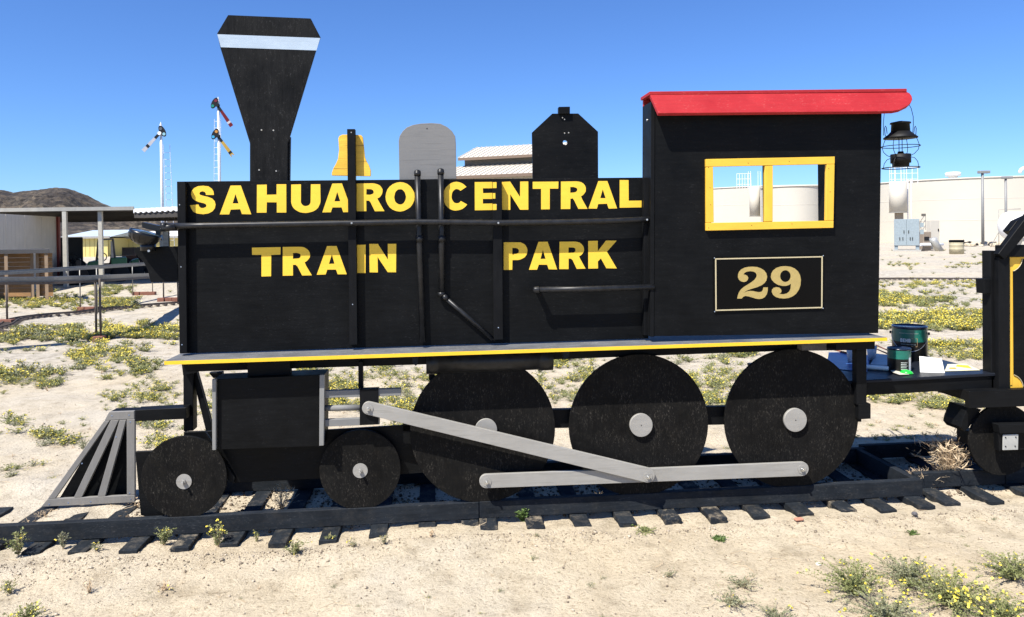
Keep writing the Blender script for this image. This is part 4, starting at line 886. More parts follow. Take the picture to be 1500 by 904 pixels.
# ---- semaphore signals
M_sw = plain('white painted steel', (.75,.76,.78), .45); M_sb = plain('black signal casting', (.012,.012,.013), .5)
def semaphore(px, t, ytop, arms, label, side):
    c = GT(px, t); s = t/F; zt = zat(px, ytop, t); th = thing('semaphore_signal', c, label, 'railway signal')
    MB().tube([(c.x,c.y,0),(c.x,c.y,zt*.55),(c.x,c.y,zt-.12)], [.078,.07,.055], 14).build('mast', M_sw, th)
    MB().lathe((c.x,c.y,zt-.12), (0,0,1), [(0,.07),(.03,.1),(.06,.05),(.12,.06),(.2,.035),(.3,.0)], 12).build('finial', M_sw, th)
    rt = Vector((CR.x,CR.y,0)).normalized(); bk = Vector((-rt.y,rt.x,0))
    # ladder
    lx0 = c + rt*side*.30 + bk*.25
    MB().tube([lx0+rt*.16+Vector((0,0,.3)), lx0+rt*.16-rt*side*.16+Vector((0,0,zt-.9))], .012, 4).tube([lx0-rt*.16+Vector((0,0,.3)), lx0-rt*.16-rt*side*.16+Vector((0,0,zt-.9))], .012, 4).build('ladder_rail', M_sw, th)
    k = .6
    while k < zt-1.: 
        o = lx0 - rt*side*.16*(k/zt); MB().tube([o-rt*.16+Vector((0,0,k)), o+rt*.16+Vector((0,0,k))], .009, 4).build('rung', M_sw, th); k += .33
    for (ay, ex, ey, colm, stripe, forked, lens) in arms:
        z = zat(px, ay, t); C0 = Vector((c.x,c.y,z)) - bk*.12
        MB().cyl(C0+bk*.12, C0-bk*.06, .09, 14).build('bearing', M_sw if side > 0 else M_sb, th)
        D = rt*((ex-px)*s) + Vector((0,0,(ay-ey)*s)); Ld = D.length; D.normalize(); N = D.cross(bk).normalized()
        # spectacle plate: rounded paddle opposite and above the arm
        sd_ = -1 if ex > px else 1; pc = C0 + rt*(sd_*.13) + Vector((0,0,.10))
        pts = []
        for i in range(20):
            an = math.pi*2*i/20; pts.append(pc + rt*(math.cos(an)*.155*(1)) + Vector((0,0,math.sin(an)*.27)) + rt*(-sd_*.10*math.sin(an)*1))
        sp = MB().prism(pts, -bk*.03).build('spectacle_plate', M_sb, th)
        for (dy, cl) in ((.12, lens[0]), (-.14, lens[1])):
            q = pc + Vector((0,0,dy)) - rt*(sd_*.08*dy/.13) - bk*.031; MB().cyl(q, q-bk*.012, .075, 16).build('lens', plain('signal lens', cl, .15), sp)
        w0, w1 = .06, .095; A0 = C0 + D*.05; A1 = C0 + D*Ld; st0 = .74 if not forked else .80
        def seg(u0, u1, mat, nm, fork=False):
            p, q = C0+D*(Ld*u0), C0+D*(Ld*u1); a0 = w0+(w1-w0)*u0; a1 = w0+(w1-w0)*u1
            if fork: pts = [p-N*a0, q-N*a1, q-D*.14, q+N*a1, p+N*a0]
            else: pts = [p-N*a0, q-N*a1, q+N*a1, p+N*a0]
            MB().prism(pts, -bk*.02).build(nm, mat, th)
        seg(.05, .28, M_sb, 'arm_casting'); seg(.281, stripe[0], colm, 'arm_blade'); seg(stripe[0]+.001, stripe[1], stripe[2], 'arm_stripe'); seg(stripe[1]+.001, 1, colm, 'arm_blade', forked)
M_rd = plain('dark red blade', (.12,.008,.012), .6, spec=.2); M_yb = plain('yellow blade', (.38,.25,.05), .6, spec=.2); M_wb = plain('white blade', (.40,.40,.42), .5)
semaphore(238.6, 36, 184, [(196, 214, 221.5, M_wb, (.66,.78,M_sb), False, ((.10,.10,.10),(.25,.45,.5)))], 'white mast signal with one lowered white arm and black band, left of the smoke stack', 1)
semaphore(323, 37, 147, [(155, 343.5, 186, M_rd, (.77,.86,M_wb), False, ((.18,.02,.02),(.02,.20,.14))), (200, 345, 230, M_yb, (.76,.86,M_sb), True, ((.5,.22,.03),(.05,.3,.5)))], 'white mast signal with a red arm above a yellow fishtail arm, beside the smoke stack', -1)

# ---- elevated steaming track on thin posts
M_steel2 = plain('dull steel rail', (.20,.195,.18), .45, .5, .2, 20); M_rust = plain('dark rusty steel', (.07,.055,.045), .7, 0, .3, 30); M_brick = plain('rusty brown brick', (.20,.085,.055), .9, 0, .25, 20, bs=.5)
def pathpts(nodes_, n=10):
    P_ = [onT(px, py, t) for px, py, t in nodes_]; out = []
    for i in range(len(P_)-1):
        p0, p1_, p2_, p3 = P_[max(0,i-1)], P_[i], P_[i+1], P_[min(len(P_)-1,i+2)]
        for k in range(n):
            t = k/n; out.append(.5*((2*p1_)+(-p0+p2_)*t+(2*p0-5*p1_+4*p2_-p3)*t*t+(-p0+3*p1_-3*p2_+p3)*t**3))
    return out + [P_[-1]]
def ribbon(P_, w, h, off=0, dz=0):
    m_ = MB(); vs = []; fs = []
    for i, p in enumerate(P_):
        t = (P_[min(i+1,len(P_)-1)] - P_[max(i-1,0)]); t.z = 0; t.normalize(); s = Vector((-t.y, t.x, 0)); c = p + s*off + Vector((0,0,dz))
        vs += [c-s*w/2, c+s*w/2, c+s*w/2-Vector((0,0,h)), c-s*w/2-Vector((0,0,h))]
    for i in range(len(P_)-1):
        for j in range(4): fs.append((i*4+j, i*4+(j+1)%4, i*4+4+(j+1)%4, i*4+4+j))
    fs += [(0,1,2,3), tuple((len(P_)-1)*4+j for j in (3,2,1,0))]
    m_.add(vs, fs); return m_
near = pathpts([(-190,416,8.8),(-80,411,9.6),(0,409,10),(70,408.5,10.4),(140,406,10.9),(180,404,12.3),(215,402.5,14.3),(262,401,16.6),(330,399,19)])
et = thing('raised_track', GT(140, 10.9), 'raised ride-on railway track, wide steel deck on thin posts nearest the pilot', 'raised track')
for o in (-.10, .10): ribbon(near, .035, .045, o, .028).build('rail', M_steel2, et)
ribbon(near, .22, .03, 0, -.01).build('track_deck', M_steel2, et)
ribbon(near, .03, .035, -.125, -.035).build('side_bar', M_rust, et)
far = pathpts([(-190,407,12),(-80,402.5,12.6),(0,399,13.6),(60,395.8,14.3),(116,392,15),(160,389.5,16.3),(215,386,18.2),(262,384,19.5),(330,381,22)])
et2 = thing('raised_track', GT(116, 15), 'narrow raised steel track on thin posts, farther of the two in front of the carport', 'raised track')
ribbon(far, .08, .05).build('rail', M_steel2, et2)
ribbon(far, .03, .03, .05, .03).build('guard_rail', M_steel2, et2)
def post_(px, t, ytop, par, brick=None, pair=False, light=False):
    c = GT(px, t); z = zat(px, ytop, t)
    MB().cyl((c.x,c.y,-.03), (c.x,c.y,z), .017 if not light else .012, 8).build('post', M_rust if not light else M_steel2, par)
    if brick:
        c2 = GT((brick[0]+brick[1])/2, t); w_ = (brick[1]-brick[0])*t/F; nb_ = max(1, round(w_/.2))
        for k in range(nb_):
            q = c2 + Vector((CR.x,CR.y,0))*(w_*((k+.5)/nb_-.5)); 
            MB().obox((q.x,q.y+rnd.uniform(-.03,.03),.0), Vector((math.cos(.1*k-.1),math.sin(.1*k-.1),0))*(w_/nb_*.92), (0,.13,0), (0,0,.10)).build('brick', M_brick, par, .006)
post_(138.3, 11.05, 408, et); post_(144.8, 10.75, 408, et, (135,151)); post_(8, 13.1, 412, et, (-5,18)); post_(238, 17.2, 403, et, (230,262)); post_(-70, 9.7, 413, et, (-80,-60)); post_(259, 16.4, 403, et)
post_(115.8, 15.2, 393, et2, (111,147), light=True); post_(140.5, 14.6, 393, et2, light=True); post_(193, 19.0, 388, et2, light=True); post_(222, 19.1, 388, et2, (193,227), light=True); post_(-20, 13.6, 401, et2, light=True)

# ---- ground-level garden railway
def grail(nodes_, label):
    P_ = [GT(px, F*H/(py-hz_(px)), .02) for px, py in nodes_]; out = []
    for i in range(len(P_)-1):
        p0, p1_, p2_, p3 = P_[max(0,i-1)], P_[i], P_[i+1], P_[min(len(P_)-1,i+2)]
        for k in range(8):
            t = k/8; out.append(.5*((2*p1_)+(-p0+p2_)*t+(2*p0-5*p1_+4*p2_-p3)*t*t+(-p0+3*p1_-3*p2_+p3)*t**3))
    out.append(P_[-1]); mid_ = out[len(out)//2]
    th = thing('garden_railway', (mid_.x, mid_.y, 0), label, 'track')
    for o in (-.09, .09): ribbon(out, .018, .022, o, .006).build('rail', M_rust, th)
    tm = MB(); acc = 0
    for i in range(len(out)-1):
        a, b_ = out[i], out[i+1]; L = (b_-a).length; d_ = (b_-a)/L; s_ = Vector((-d_.y,d_.x,0))
        while acc < L:
            c = a+d_*acc; tm.obox((c.x,c.y,-.005), d_*.05, s_*.34, (0,0,.03)); acc += .16
        acc -= L
    tag(tm.build('ties', M_rust, th), None, None, kind='stuff')
grail([(-60,492),(0,478),(20,468),(60,462),(110,458),(160,452),(215,447),(300,441),(420,432),(560,424)], 'miniature ground track curving across the sand behind the pilot')
grail([(-60,455),(-30,480),(0,488),(30,490),(60,494)], 'short curved end of ground track at the left edge')
grail([(980,416),(1150,411.5),(1290,408.5),(1380,408.5),(1450,409),(1540,410),(1700,412)], 'miniature ground track running left to right in front of the water tanks')

# ================================================================== BACKGROUND, middle: the beige two-tier roof
th = thing('metal_building', GT(724, 58), 'long beige metal building with two-tier standing seam roof behind the boiler', 'building')
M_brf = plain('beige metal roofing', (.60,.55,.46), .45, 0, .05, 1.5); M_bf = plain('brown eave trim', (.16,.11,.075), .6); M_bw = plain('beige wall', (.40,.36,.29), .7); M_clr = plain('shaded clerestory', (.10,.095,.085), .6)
O = GT(668, 56); e_ = (GT(-2200, 100)-GT(1150, 100)).normalized(); 
e_ = (Vector(ray(-2140, hz_(-2140)))); e_.z = 0; e_.normalize(); e_ = -e_      # runs to the right and nearer
u_ = Vector((-e_.y, e_.x, 0)); 
if u_.dot(_f) < 0: u_ = -u_
ze = zat(668, 258, 56)
def B3(a, b, z): return O + e_*a + u_*b + Vector((0,0,z))
A0_, A1_ = -4.7, 7.2
def eave(a0, a1, z0, b0, z1, b1, nm):
    MB().prism([B3(a0,b0,z0),B3(a1,b0,z0),B3(a1,b1,z1),B3(a0,b1,z1)], (0,0,-.04)).build(nm, M_brf, th)
    n_ = int((a1-a0)/.42); sm = MB()
    for k in range(n_+1):
        a = a0+.42*k; 
        p, q = B3(a,b0,z0+.03), B3(a,b1,z1+.03); sm.obox((p+q)/2, q-p, e_*.05, (0,0,.06))
    tag(sm.build('standing_seams', M_brf, th), None, None, kind='stuff')
    MB().prism([B3(a0,b0-.04,z0-.22),B3(a1,b0-.04,z0-.22),B3(a1,b0-.04,z0+.0),B3(a0,b0-.04,z0+.0)], u_*.035).build('eave_trim', M_bf, th)
eave(A0_, A1_, ze, 0, ze+1.05, 3.8, 'lower_roof')
z2 = zat(668, 231.3, 59.2); eave(-1.2, A1_, z2, 3.2, z2+1.25, 7.2, 'upper_roof')
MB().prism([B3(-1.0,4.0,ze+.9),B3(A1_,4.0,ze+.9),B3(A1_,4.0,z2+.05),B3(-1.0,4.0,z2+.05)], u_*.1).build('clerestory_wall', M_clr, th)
MB().prism([B3(A0_+.3,.5,0),B3(A1_,.5,0),B3(A1_,.5,ze-.05),B3(A0_+.3,.5,ze-.05)], u_*.15).build('front_wall', M_bw, th)
MB().prism([B3(A0_+.3,.7,0),B3(A0_+.3,13,0),B3(A0_+.3,13,ze),B3(A0_+.3,.7,ze)], e_*.15).build('end_wall', M_bw, th)
MB().prism([B3(A0_,13.5,ze),B3(A1_,13.5,ze),B3(A1_,7.3,z2+1.2),B3(A0_+3,7.3,z2+1.2)], (0,0,-.04)).build('rear_roof', M_brf, th)

# ================================================================== BACKGROUND, right: water tanks and gear
M_tank = plain('cream painted tank steel', (.52,.485,.41), .55, 0, .03, .35, .3)
def tank(px, tc, rpx, yt, label, rim=True, extra=None):
    c = GT(px, tc); s = tc/F; r = rpx*s; zt = zat(px, yt, tc-r)
    th = thing('water_tank', c, label, 'water tank')
    MB().lathe((c.x,c.y,-.1), (0,0,1), [(0,r),(zt+.1,r)], 128).build('shell', M_tank, th)
    MB().lathe((c.x,c.y,zt), (0,0,1), [(-.12,r+.01),(-.12,r+.06),(0,r+.06),(.01,r),(.08,r*.3),(.1,0)], 96).build('roof', M_tank, th)
    for k in (1, 2): MB().lathe((c.x,c.y,zt*k/3), (0,0,1), [(-.03,r),(-.025,r+.008),(.025,r+.008),(.03,r)], 128).build('seam_ring', M_tank, th)
    return th, c, r, zt
T1, c1t, r1t, z1t = tank(1418, 75, 158, 258.4, 'largest cream water tank, right of the cab')
T2, c2t, r2t, z2t = tank(1122, 92, 135, 271.5, 'cream water tank seen through the left cab window pane')
T3, c3t, r3t, z3t = tank(1160, 70, 43, 271.5, 'smaller cream water tank seen through the right cab window pane')
def shroud(par, px, t, y0, y1, wpx, y_rail, xg0, xg1, with_post=True):
    c = GT(px, t); s = t/F; za, zb3 = zat(px, y1, t), zat(px, y0, t)
    MB().lathe((c.x,c.y,za), (0,0,1), [(0,0),(0,wpx/2*s),(zb3-za,wpx/2*s),(zb3-za,0)], 24).build('ladder_shroud', M_tank, par)
    MB().lathe((c.x,c.y,za-.05), (0,0,1), [(0,0),(0,wpx/2*s+.04),(.05,wpx/2*s+.04),(.05,0)], 24).build('shroud_ring', M_fas, par)
    zr = zat(px, y_rail, t); rt = Vector((CR.x,CR.y,0)).normalized(); mb = MB()
    xs = [xg0+(xg1-xg0)*k/5 for k in range(6)]
    for x in xs: p = GT(x, t+1.2); mb.tube([(p.x,p.y,zb3-.1),(p.x,p.y,zr)], .025, 5)
    for f_ in (0, .5, 1): 
        p, q = GT(xs[0], t+1.2), GT(xs[-1], t+1.2); z = zr-(zr-zb3)*f_*.8; mb.tube([(p.x,p.y,z),(q.x,q.y,z)], .025, 5)
    for dx in (-9, -5, 5, 9):
        p = GT(px+dx, t); mb.tube([(p.x,p.y,zb3-.2),(p.x+rnd.uniform(-.05,.05),p.y,zr+.15)], .022, 5)
    tag(mb.build('guard_rail', M_sw, par), None, None, kind='stuff')
    if with_post:
        for dx in (14, 19): p = GT(px+dx, t+.3); mbp = MB().cyl((p.x,p.y,0), (p.x,p.y,zb3+.2), .045, 8).build('stand_pipe', M_sw, par)
        p = GT(px+1, t+.4); MB().obox((p.x,p.y,za*.5), rt*.6, (0,.3,0), (0,0,za)).build('ladder_base', plain('tan plate', (.30,.25,.19), .6), par)
shroud(T1, 1316, 64.5, 266, 311, 24, 244, 1304, 1345)
shroud(T2, 1106, 72, 273, 316.5, 15, 253, 1080, 1100, False)
# vents on the big tank
p = GT(1396.5, 68); s = 68/F; z = zat(1396, 261, 68)
MB().lathe((p.x,p.y,z-.1), (0,0,1), [(0,6*s),(.25,6*s),(.27,10*s),(.27+5*s,10.3*s),(.27+6*s,8*s),(.27+6*s,0)], 28).build('roof_vent', M_white, T1)
p = GT(1501, 70); z = zat(1500, 258, 70)
MB().tube([(p.x-.45+.45*(1-math.cos(a)) , p.y, z+.3+.45*math.sin(a)) for a in [k*math.pi/8 for k in range(9)]], .16, 10).build('vent_bend', M_white, T1)
p = GT(1353, 63.2); MB().obox((p.x,p.y,zat(1353,315,63.2)), (.34,0,0), (0,.1,0), (0,0,.22)).build('sign_plate', plain('grey notice plate', (.12,.11,.09), .5), T1)
p = GT(1183, 75); 
# lamp posts
def lamp(px, t, y0, y1, label):
    c = GT(px, t); zt = zat(px, y0, t); th = thing('lamp_post', c, label, 'lamp post'); rt = Vector((CR.x,CR.y,0)).normalized()
    Ml = plain('grey galvanised post', (.22,.22,.215), .5)
    MB().tube([(c.x,c.y,0),(c.x,c.y,zt)], [.10,.085], 12).build('pole', Ml, th)
    MB().obox((c.x+.1,c.y,zt+.09), rt*.72, (0,.34,0), (0,0,.20)).build('lamp_head', Ml, th, .03)
    MB().obox((c.x,c.y,.03), (.4,0,0), (0,.4,0), (0,0,.08)).build('base_plate', Ml, th)
lamp(1439.6, 52, 254, 362, 'tall grey lamp post in front of the largest tank, nearer of two')
lamp(1473.6, 57, 262, 350, 'farther grey lamp post with flat head behind the white gas tank')
# electrical cabinet
t = 42.5; a, b_, rr, bk = frame_(1309.5, 1346.5, t); zc1 = zat(1328, 321, t); zc0 = zat(1328, 360, t); L = (b_-a).length
cab = thing('electrical_cabinet', (a+b_)/2, 'pale blue-grey two-door electrical cabinet on a concrete pad', 'electrical cabinet'); Mcab = plain('blue grey cabinet enamel', (.25,.30,.32), .45)
c = (a+b_)/2+bk*.35; MB().obox((c.x,c.y,(zc0+zc1)/2), rr*L, bk*.68, (0,0,zc1-zc0)).build('housing', Mcab, cab, .01)
for k in (0, 1):
    q = a + rr*(L*(.25+.5*k)) - bk*.012; dr_ = MB().obox((q.x,q.y,(zc0+zc1)/2), rr*(L*.485), bk*.025, (0,0,(zc1-zc0)*.97)).build('door', Mcab, cab, .004)
    for (dx, dz) in ((.32 if k == 0 else -.38, .05), (-.05, -.52), (.22 if k == 0 else -.25, -.52)):
        q2 = q + rr*(L*.5*dx*.9) - bk*.03; MB().obox((q2.x,q2.y,(zc0+zc1)/2+dz*(zc1-zc0)/2*.9), rr*.035, bk*.04, (0,0,.17)).build('handle', M_dark, dr_)
MB().obox((c.x,c.y,.04), rr*(L*1.12), bk*1.0, (0,0,.14)).build('concrete_pad', plain('concrete', (.36,.35,.32), .9), cab)
for k in (.08, .92): q = a+rr*(L*k)+bk*.35; MB().obox((q.x,q.y,(.1+zc0)/2), rr*.18, bk*.6, (0,0,zc0-.1)).build('leg', Mcab, cab)
q = b_ + rr*.12+bk*.3; MB().obox((q.x,q.y,zc1-.35), rr*.2, bk*.3, (0,0,.25)).build('junction_box', Mcab, cab); MB().obox((q.x,q.y,zc1-.75), rr*.2, bk*.3, (0,0,.25)).build('junction_box', Mcab, cab)
# pump box and meter cabinet beside it
q = GT(1353.5, 44); pb_ = thing('pump_unit', q, 'brown pump unit between the blue-grey and white cabinets', 'pump'); 
MB().obox((q.x,q.y,.55), (.5,0,0), (0,.6,0), (0,0,1.1)).build('housing', plain('tan pump body', (.26,.21,.16), .7), pb_, .02); MB().cyl((q.x-.5,q.y-.4,.35), (q.x+.9,q.y-.4,.35), .09, 12).build('pipe', M_sw, pb_); MB().obox((q.x-.05,q.y-.31,.7), (.3,0,0), (0,.04,0), (0,0,.22)).build('opening', M_dark, pb_)
q = GT(1366.5, 44.5); wc = thing('white_cabinet', q, 'narrow off-white cabinet right of the pump unit', 'cabinet')
MB().obox((q.x,q.y,zat(1366,344,44.5)), (.56,0,0), (0,.4,0), (0,0,1.75)).build('housing', M_tank, wc, .01); MB().obox((q.x+.2,q.y-.22,1.2), (.05,0,0), (0,.03,0), (0,0,.14)).build('handle', M_dark, wc)
q = GT(1369, 42.3); eb = tag(MB().tube([(q.x-.1,q.y,.75),(q.x-.05,q.y,.55),(q.x+.25,q.y-.1,.0)], [.21,.2,.2], 16).build('pipe_elbow', plain('galvanised pipe', (.42,.42,.40), .4, .3)), 'leaning galvanised pipe in front of the off-white cabinet', 'pipe')
# barrel
q = GT(1401, 38); r = 9.6*38/F; zt = zat(1401, 352, 38); br = thing('oil_drum', q, 'cream steel drum with black top standing on the gravel', 'drum')
MB().lathe((q.x,q.y,0), (0,0,1), [(0,0),(0,r),(zt*.33,r),(zt*.35,r*1.03),(zt*.37,r),(zt*.62,r),(zt*.64,r*1.03),(zt*.66,r),(zt*.86,r)], 32).build('shell', plain('cream drum paint', (.42,.37,.24), .5), br)
MB().lathe((q.x,q.y,zt*.85), (0,0,1), [(0,r*1.01),(zt*.15,r*1.05),(zt*.17,r*.9),(zt*.14,0)], 24).build('black_cover', plain('black liner', (.006,.006,.006), .8, spec=.1), br)
lt = MB(); 
for (a0, a1, z0_, z1_) in ((.42,.47,.52,.72),(.42,.62,.70,.74),(.42,.62,.50,.54),(.72,.76,.5,.74)):
    lt.add([(q.x+(r+.004)*math.sin(a), q.y-(r+.004)*math.cos(a), z) for a, z in ((a0,z0_),(a1,z0_),(a1,z1_),(a0,z1_))], [(0,1,2,3)])
lt.build('stencil_mark', M_dark, br)
# propane tank
tp = 46; a = GT(1464.5, tp); rr = Vector((.97,-.22,0)).normalized(); r = 20.5*tp/F; zc = zat(1490, 330.5, tp)
pr = thing('gas_tank', (a.x+2.5,a.y,0), 'white horizontal gas tank behind the tender', 'gas tank')
prof = [(r*.62*(1-math.cos(k*math.pi/16)), r*math.sin(k*math.pi/16)) for k in range(9)] + [(5.2,r)] + [(5.2+r*.62*math.sin(k*math.pi/16), r*math.cos(k*math.pi/16)) for k in range(1,9)]
MB().lathe((a.x,a.y,zc), rr, prof, 32).build('vessel', M_white, pr)
for k in (1.1, 4.6): q = a+rr*k; MB().obox((q.x,q.y,(zc-r*.7)/2), rr*.25, (0,.9,0), (0,0,zc-r*.7)).build('saddle', M_tank, pr)
pp_ = GT(1463, 50); MB().tube([(pp_.x,pp_.y,0),(pp_.x,pp_.y,zat(1463,307,50)),(pp_.x+1.6,pp_.y,zat(1463,306.5,50))], .022, 6).build('vent_pipe', M_fas, pr)
q0, q1 = GT(1451, 47), GT(1468, 47); MB().tube([(q0.x,q0.y,.05),(q1.x,q1.y,zat(1468,330,47))], .02, 6).build('stay_rod', M_fas, pr)
# rocks along the tank foot
for k in range(26):
    px = 1411 + k*3.2 + rnd.uniform(-1,1); q = GT(px, rnd.uniform(50,57)); s = rnd.uniform(.12,.32); v_ = []
    bm = bmesh.new(); bmesh.ops.create_icosphere(bm, subdivisions=1, radius=s)
    for v in bm.verts: v.co *= rnd.uniform(.7,1.25); v.co.z *= .7
    me = bpy.data.meshes.new('rock'); bm.to_mesh(me); bm.free(); me.materials.append(M_dark if k % 3 == 0 else M_ground)
    o = bpy.data.objects.new('rock', me); COL.objects.link(o); o.location = (q.x,q.y,s*.3)
    tag(o, ('dark' if k % 3 == 0 else 'pale') + ' rough rock in the row at the foot of the largest tank', 'rock', 'rocks along the tank foot')

# ================================================================== PLANTS
def leafmat(name, c1, c2, trans=.25):
    m, n, l, b = nodes(name)
    t = ntex(n, l, 9, 3, .6, jitter=False); l.new(ramp(n, l, t, [(.35, c1), (.65, c2)]), b.inputs['Base Color'])
    b.inputs['Roughness'].default_value = .6; b.inputs['Specular IOR Level'].default_value = .25
    return m
M_lf = leafmat('green herb leaves', (.15,.175,.06), (.29,.29,.125)); M_lg = leafmat('grey green herb leaves', (.17,.18,.10), (.28,.275,.17))
M_st = leafmat('dry straw stems', (.42,.30,.18), (.64,.51,.34)); M_fl = leafmat('yellow petals', (.62,.47,.04), (.74,.63,.12)); M_br = leafmat('bright parsley leaves', (.07,.12,.03), (.14,.20,.06))
PM = [M_lf, M_lg, M_st, M_fl, M_br]
def plant(seed, h, spread, ns, nl, ls, fp, fs, li=0, si=None, droop=.3, segs=4, sw=.0022, leafy=(.1, 1.), lw=.2):
    """stems arch out from one root; small leaves along them, petals at the tips -> V, Q, material"""
    g = np.random.RandomState(seed); V = []; Q = []; Mi = []
    def quad(a, b, c, d, mi): o = len(V); V.extend([a, b, c, d]); Q.append((o, o+1, o+2, o+3)); Mi.append(mi)
    for s_ in range(ns):
        az = g.uniform(0, 2*np.pi); lean = g.uniform(.05, 1)**.6; hh = h*g.uniform(.55, 1.)*(1-.35*lean*droop*2); out = spread*lean*g.uniform(.6, 1)
        dirv = np.array([np.cos(az), np.sin(az), 0]); side = np.array([-np.sin(az), np.cos(az), 0]); curl = g.uniform(-.25, .25)
        P_ = [dirv*out*(t**1.1) + side*curl*out*t*t + np.array([0, 0, hh*(1-(1-t)**1.6)*(1-.25*droop*t*t*lean)]) + g.normal(0, .004, 3)*(t > 0) for t in np.linspace(0, 1, segs+1)]
        for i in range(segs):
            wv_ = side*sw*(1-.6*i/segs); quad(P_[i]-wv_, P_[i]+wv_, P_[i+1]+wv_*.8, P_[i+1]-wv_*.8, (li if si is None else si))
        for k in range(nl):
            t = g.uniform(*leafy)*segs; i = min(segs-1, int(t)); p = P_[i]*(1-(t-i)) + P_[i+1]*(t-i)
            d_ = g.normal(0, 1, 3); d_[2] = abs(d_[2])*.6+.1; d_ /= np.linalg.norm(d_); e = np.cross(d_, g.normal(0, 1, 3)); e /= np.linalg.norm(e)+1e-6
            L = ls*g.uniform(.6, 1.3); quad(p, p+d_*L*.5+e*L*lw, p+d_*L, p+d_*L*.5-e*L*lw, li)
        if g.rand() < fp:
            for k in range(g.randint(1, 4)):
                c = P_[-1] + g.normal(0, fs*1.2, 3)*(k > 0); nn_ = g.normal(0, .5, 3) + np.array([0, -.3, 1.]); nn_ /= np.linalg.norm(nn_)
                u = np.cross(nn_, [1, .1, 0]); u /= np.linalg.norm(u); v = np.cross(nn_, u); r = fs*g.uniform(.7, 1.2)
                hx = [c + r*(u*np.cos(a)+v*np.sin(a)) for a in np.arange(6)*np.pi/3]
                quad(hx[0], hx[1], hx[2], hx[3], 3); quad(hx[0], hx[3], hx[4], hx[5], 3)
    V = np.array(V); V[:,2] = np.maximum(V[:,2], 0.0)
    return V, np.array(Q), np.array(Mi)
def scatter(name, items, label):
    """items: (template, x, y, scale, angle) -> one mesh"""
    Vs = []; Qs = []; Ms = []; o = 0
    for (V_, Q_, M_), x, y, sc, an in items:
        c_, s_ = math.cos(an)*sc, math.sin(an)*sc
        W_ = np.empty_like(V_); W_[:,0] = V_[:,0]*c_-V_[:,1]*s_+x; W_[:,1] = V_[:,0]*s_+V_[:,1]*c_+y; W_[:,2] = V_[:,2]*sc + float(gheight(x, y)) - .004
        Vs.append(W_); Qs.append(Q_+o); Ms.append(M_); o += len(V_)
    return tag(npmesh(name, np.concatenate(Vs), np.concatenate(Qs), PM, np.concatenate(Ms)), label, 'ground cover', kind='stuff')
T_fl = [plant(i, .09, .14, 22, 9, .016, .7, .0058, 0, droop=.4, segs=2, sw=.0014) for i in range(5)]          # yellow flowered herb
T_gr = [plant(20+i, .08, .14, 22, 11, .017, .10, .006, 0, droop=.5, segs=2, sw=.0014) for i in range(4)]      # green herb
T_gy = [plant(40+i, .085, .15, 22, 9, .016, .12, .006, 1, droop=.5, segs=2, sw=.0014) for i in range(4)]      # grey green herb
T_dr = [plant(60+i, .10, .13, 14, 1, .015, .0, .01, 2, 2, droop=.6) for i in range(4)]      # dry stalks
T_ff = [plant(80+i, .115, .18, 24, 6, .026, .85, .0095, 0, droop=.3, segs=1, sw=.003) for i in range(5)]   # for the far meadow
T_fg = [plant(90+i, .11, .18, 24, 7, .028, .12, .009, 0, droop=.3, segs=1, sw=.003) for i in range(4)]
T_fs = [plant(95+i, .11, .19, 22, 7, .027, .10, .009, 1, droop=.3, segs=1, sw=.003) for i in range(4)]
G_ = np.random.RandomState(11)
# drifts of growth: where they lie on the ground is given by the stretch of picture they fill
drifts = [ # x0,x1,y0,y1,n, flowered, green, size, tightness of the clumps
 (-60,98,424,441,75,.12,.8,1.1),(100,150,428,436,10,.2,.6,.9),(146,198,418,431,50,.15,.75,1.1),(-40,205,437,451,150,.5,.45,1.0),(150,202,437,452,40,.4,.5,1.1),
 (28,98,480,498,60,.08,.3,1.15),(93,140,480,499,44,.45,.5,1.1),(150,262,475,497,100,.6,.3,1.1),(-20,25,488,506,22,.3,.4,1.),(105,215,500,520,26,.6,.2,.9),
 (-30,92,542,566,70,.45,.3,1.),(110,218,512,546,60,.5,.3,.85),(148,262,540,590,60,.5,.3,.85),(170,262,592,618,16,.5,.3,.8),(-20,60,505,535,8,.3,.3,.8),
 (60,122,628,660,16,.5,.3,1.),(5,30,615,634,6,.6,.2,1.),(200,272,622,660,22,.6,.2,.9),(0,60,640,700,3,.2,.3,.7),
 (285,440,540,600,34,.5,.35,.9),(300,330,548,640,8,.5,.3,.8),(430,625,540,602,170,.6,.3,1.),(620,680,545,600,40,.6,.3,1.),(560,600,600,636,7,.6,.2,.8),
 (780,870,525,560,60,.55,.35,1.),(800,850,560,600,22,.4,.4,.85),(1005,1095,545,600,80,.45,.45,1.),(1030,1070,520,542,14,.2,.7,1.),(1040,1060,600,622,3,.4,.4,.7),
 (1255,1460,413,422,75,.75,.2,1.),(1255,1460,426,431,30,.15,.4,1.),(1255,1340,434,448,90,.45,.5,1.2),(1340,1400,436,449,40,.1,.8,1.15),(1385,1460,442,450,10,.1,.5,1.),(1255,1470,460,482,230,.62,.32,1.15),
 (1350,1470,503,528,105,.6,.3,1.),(1260,1450,572,590,60,.3,.5,.9),(1345,1410,588,602,18,.1,.8,.9),(1270,1470,385,391,18,.5,.3,1.),(1385,1460,386,391,22,.7,.2,1.),(1280,1480,366,380,10,.1,.4,1.8),
 (1460,1800,400,640,60,.4,.3,1.2),(-500,-60,420,620,60,.4,.3,1.2),(270,1260,430,530,70,.5,.3,1.2),(690,1260,385,430,30,.5,.3,1.2),
]
near_i, far_i = [], []
def T_pick(far, fl, gr):
    u = G_.rand(); A = (T_ff, T_fg, T_fs) if far else (T_fl, T_gr, T_gy); L = A[0] if u < fl else A[1] if u < fl+gr else A[2]; return L[G_.randint(len(L))]
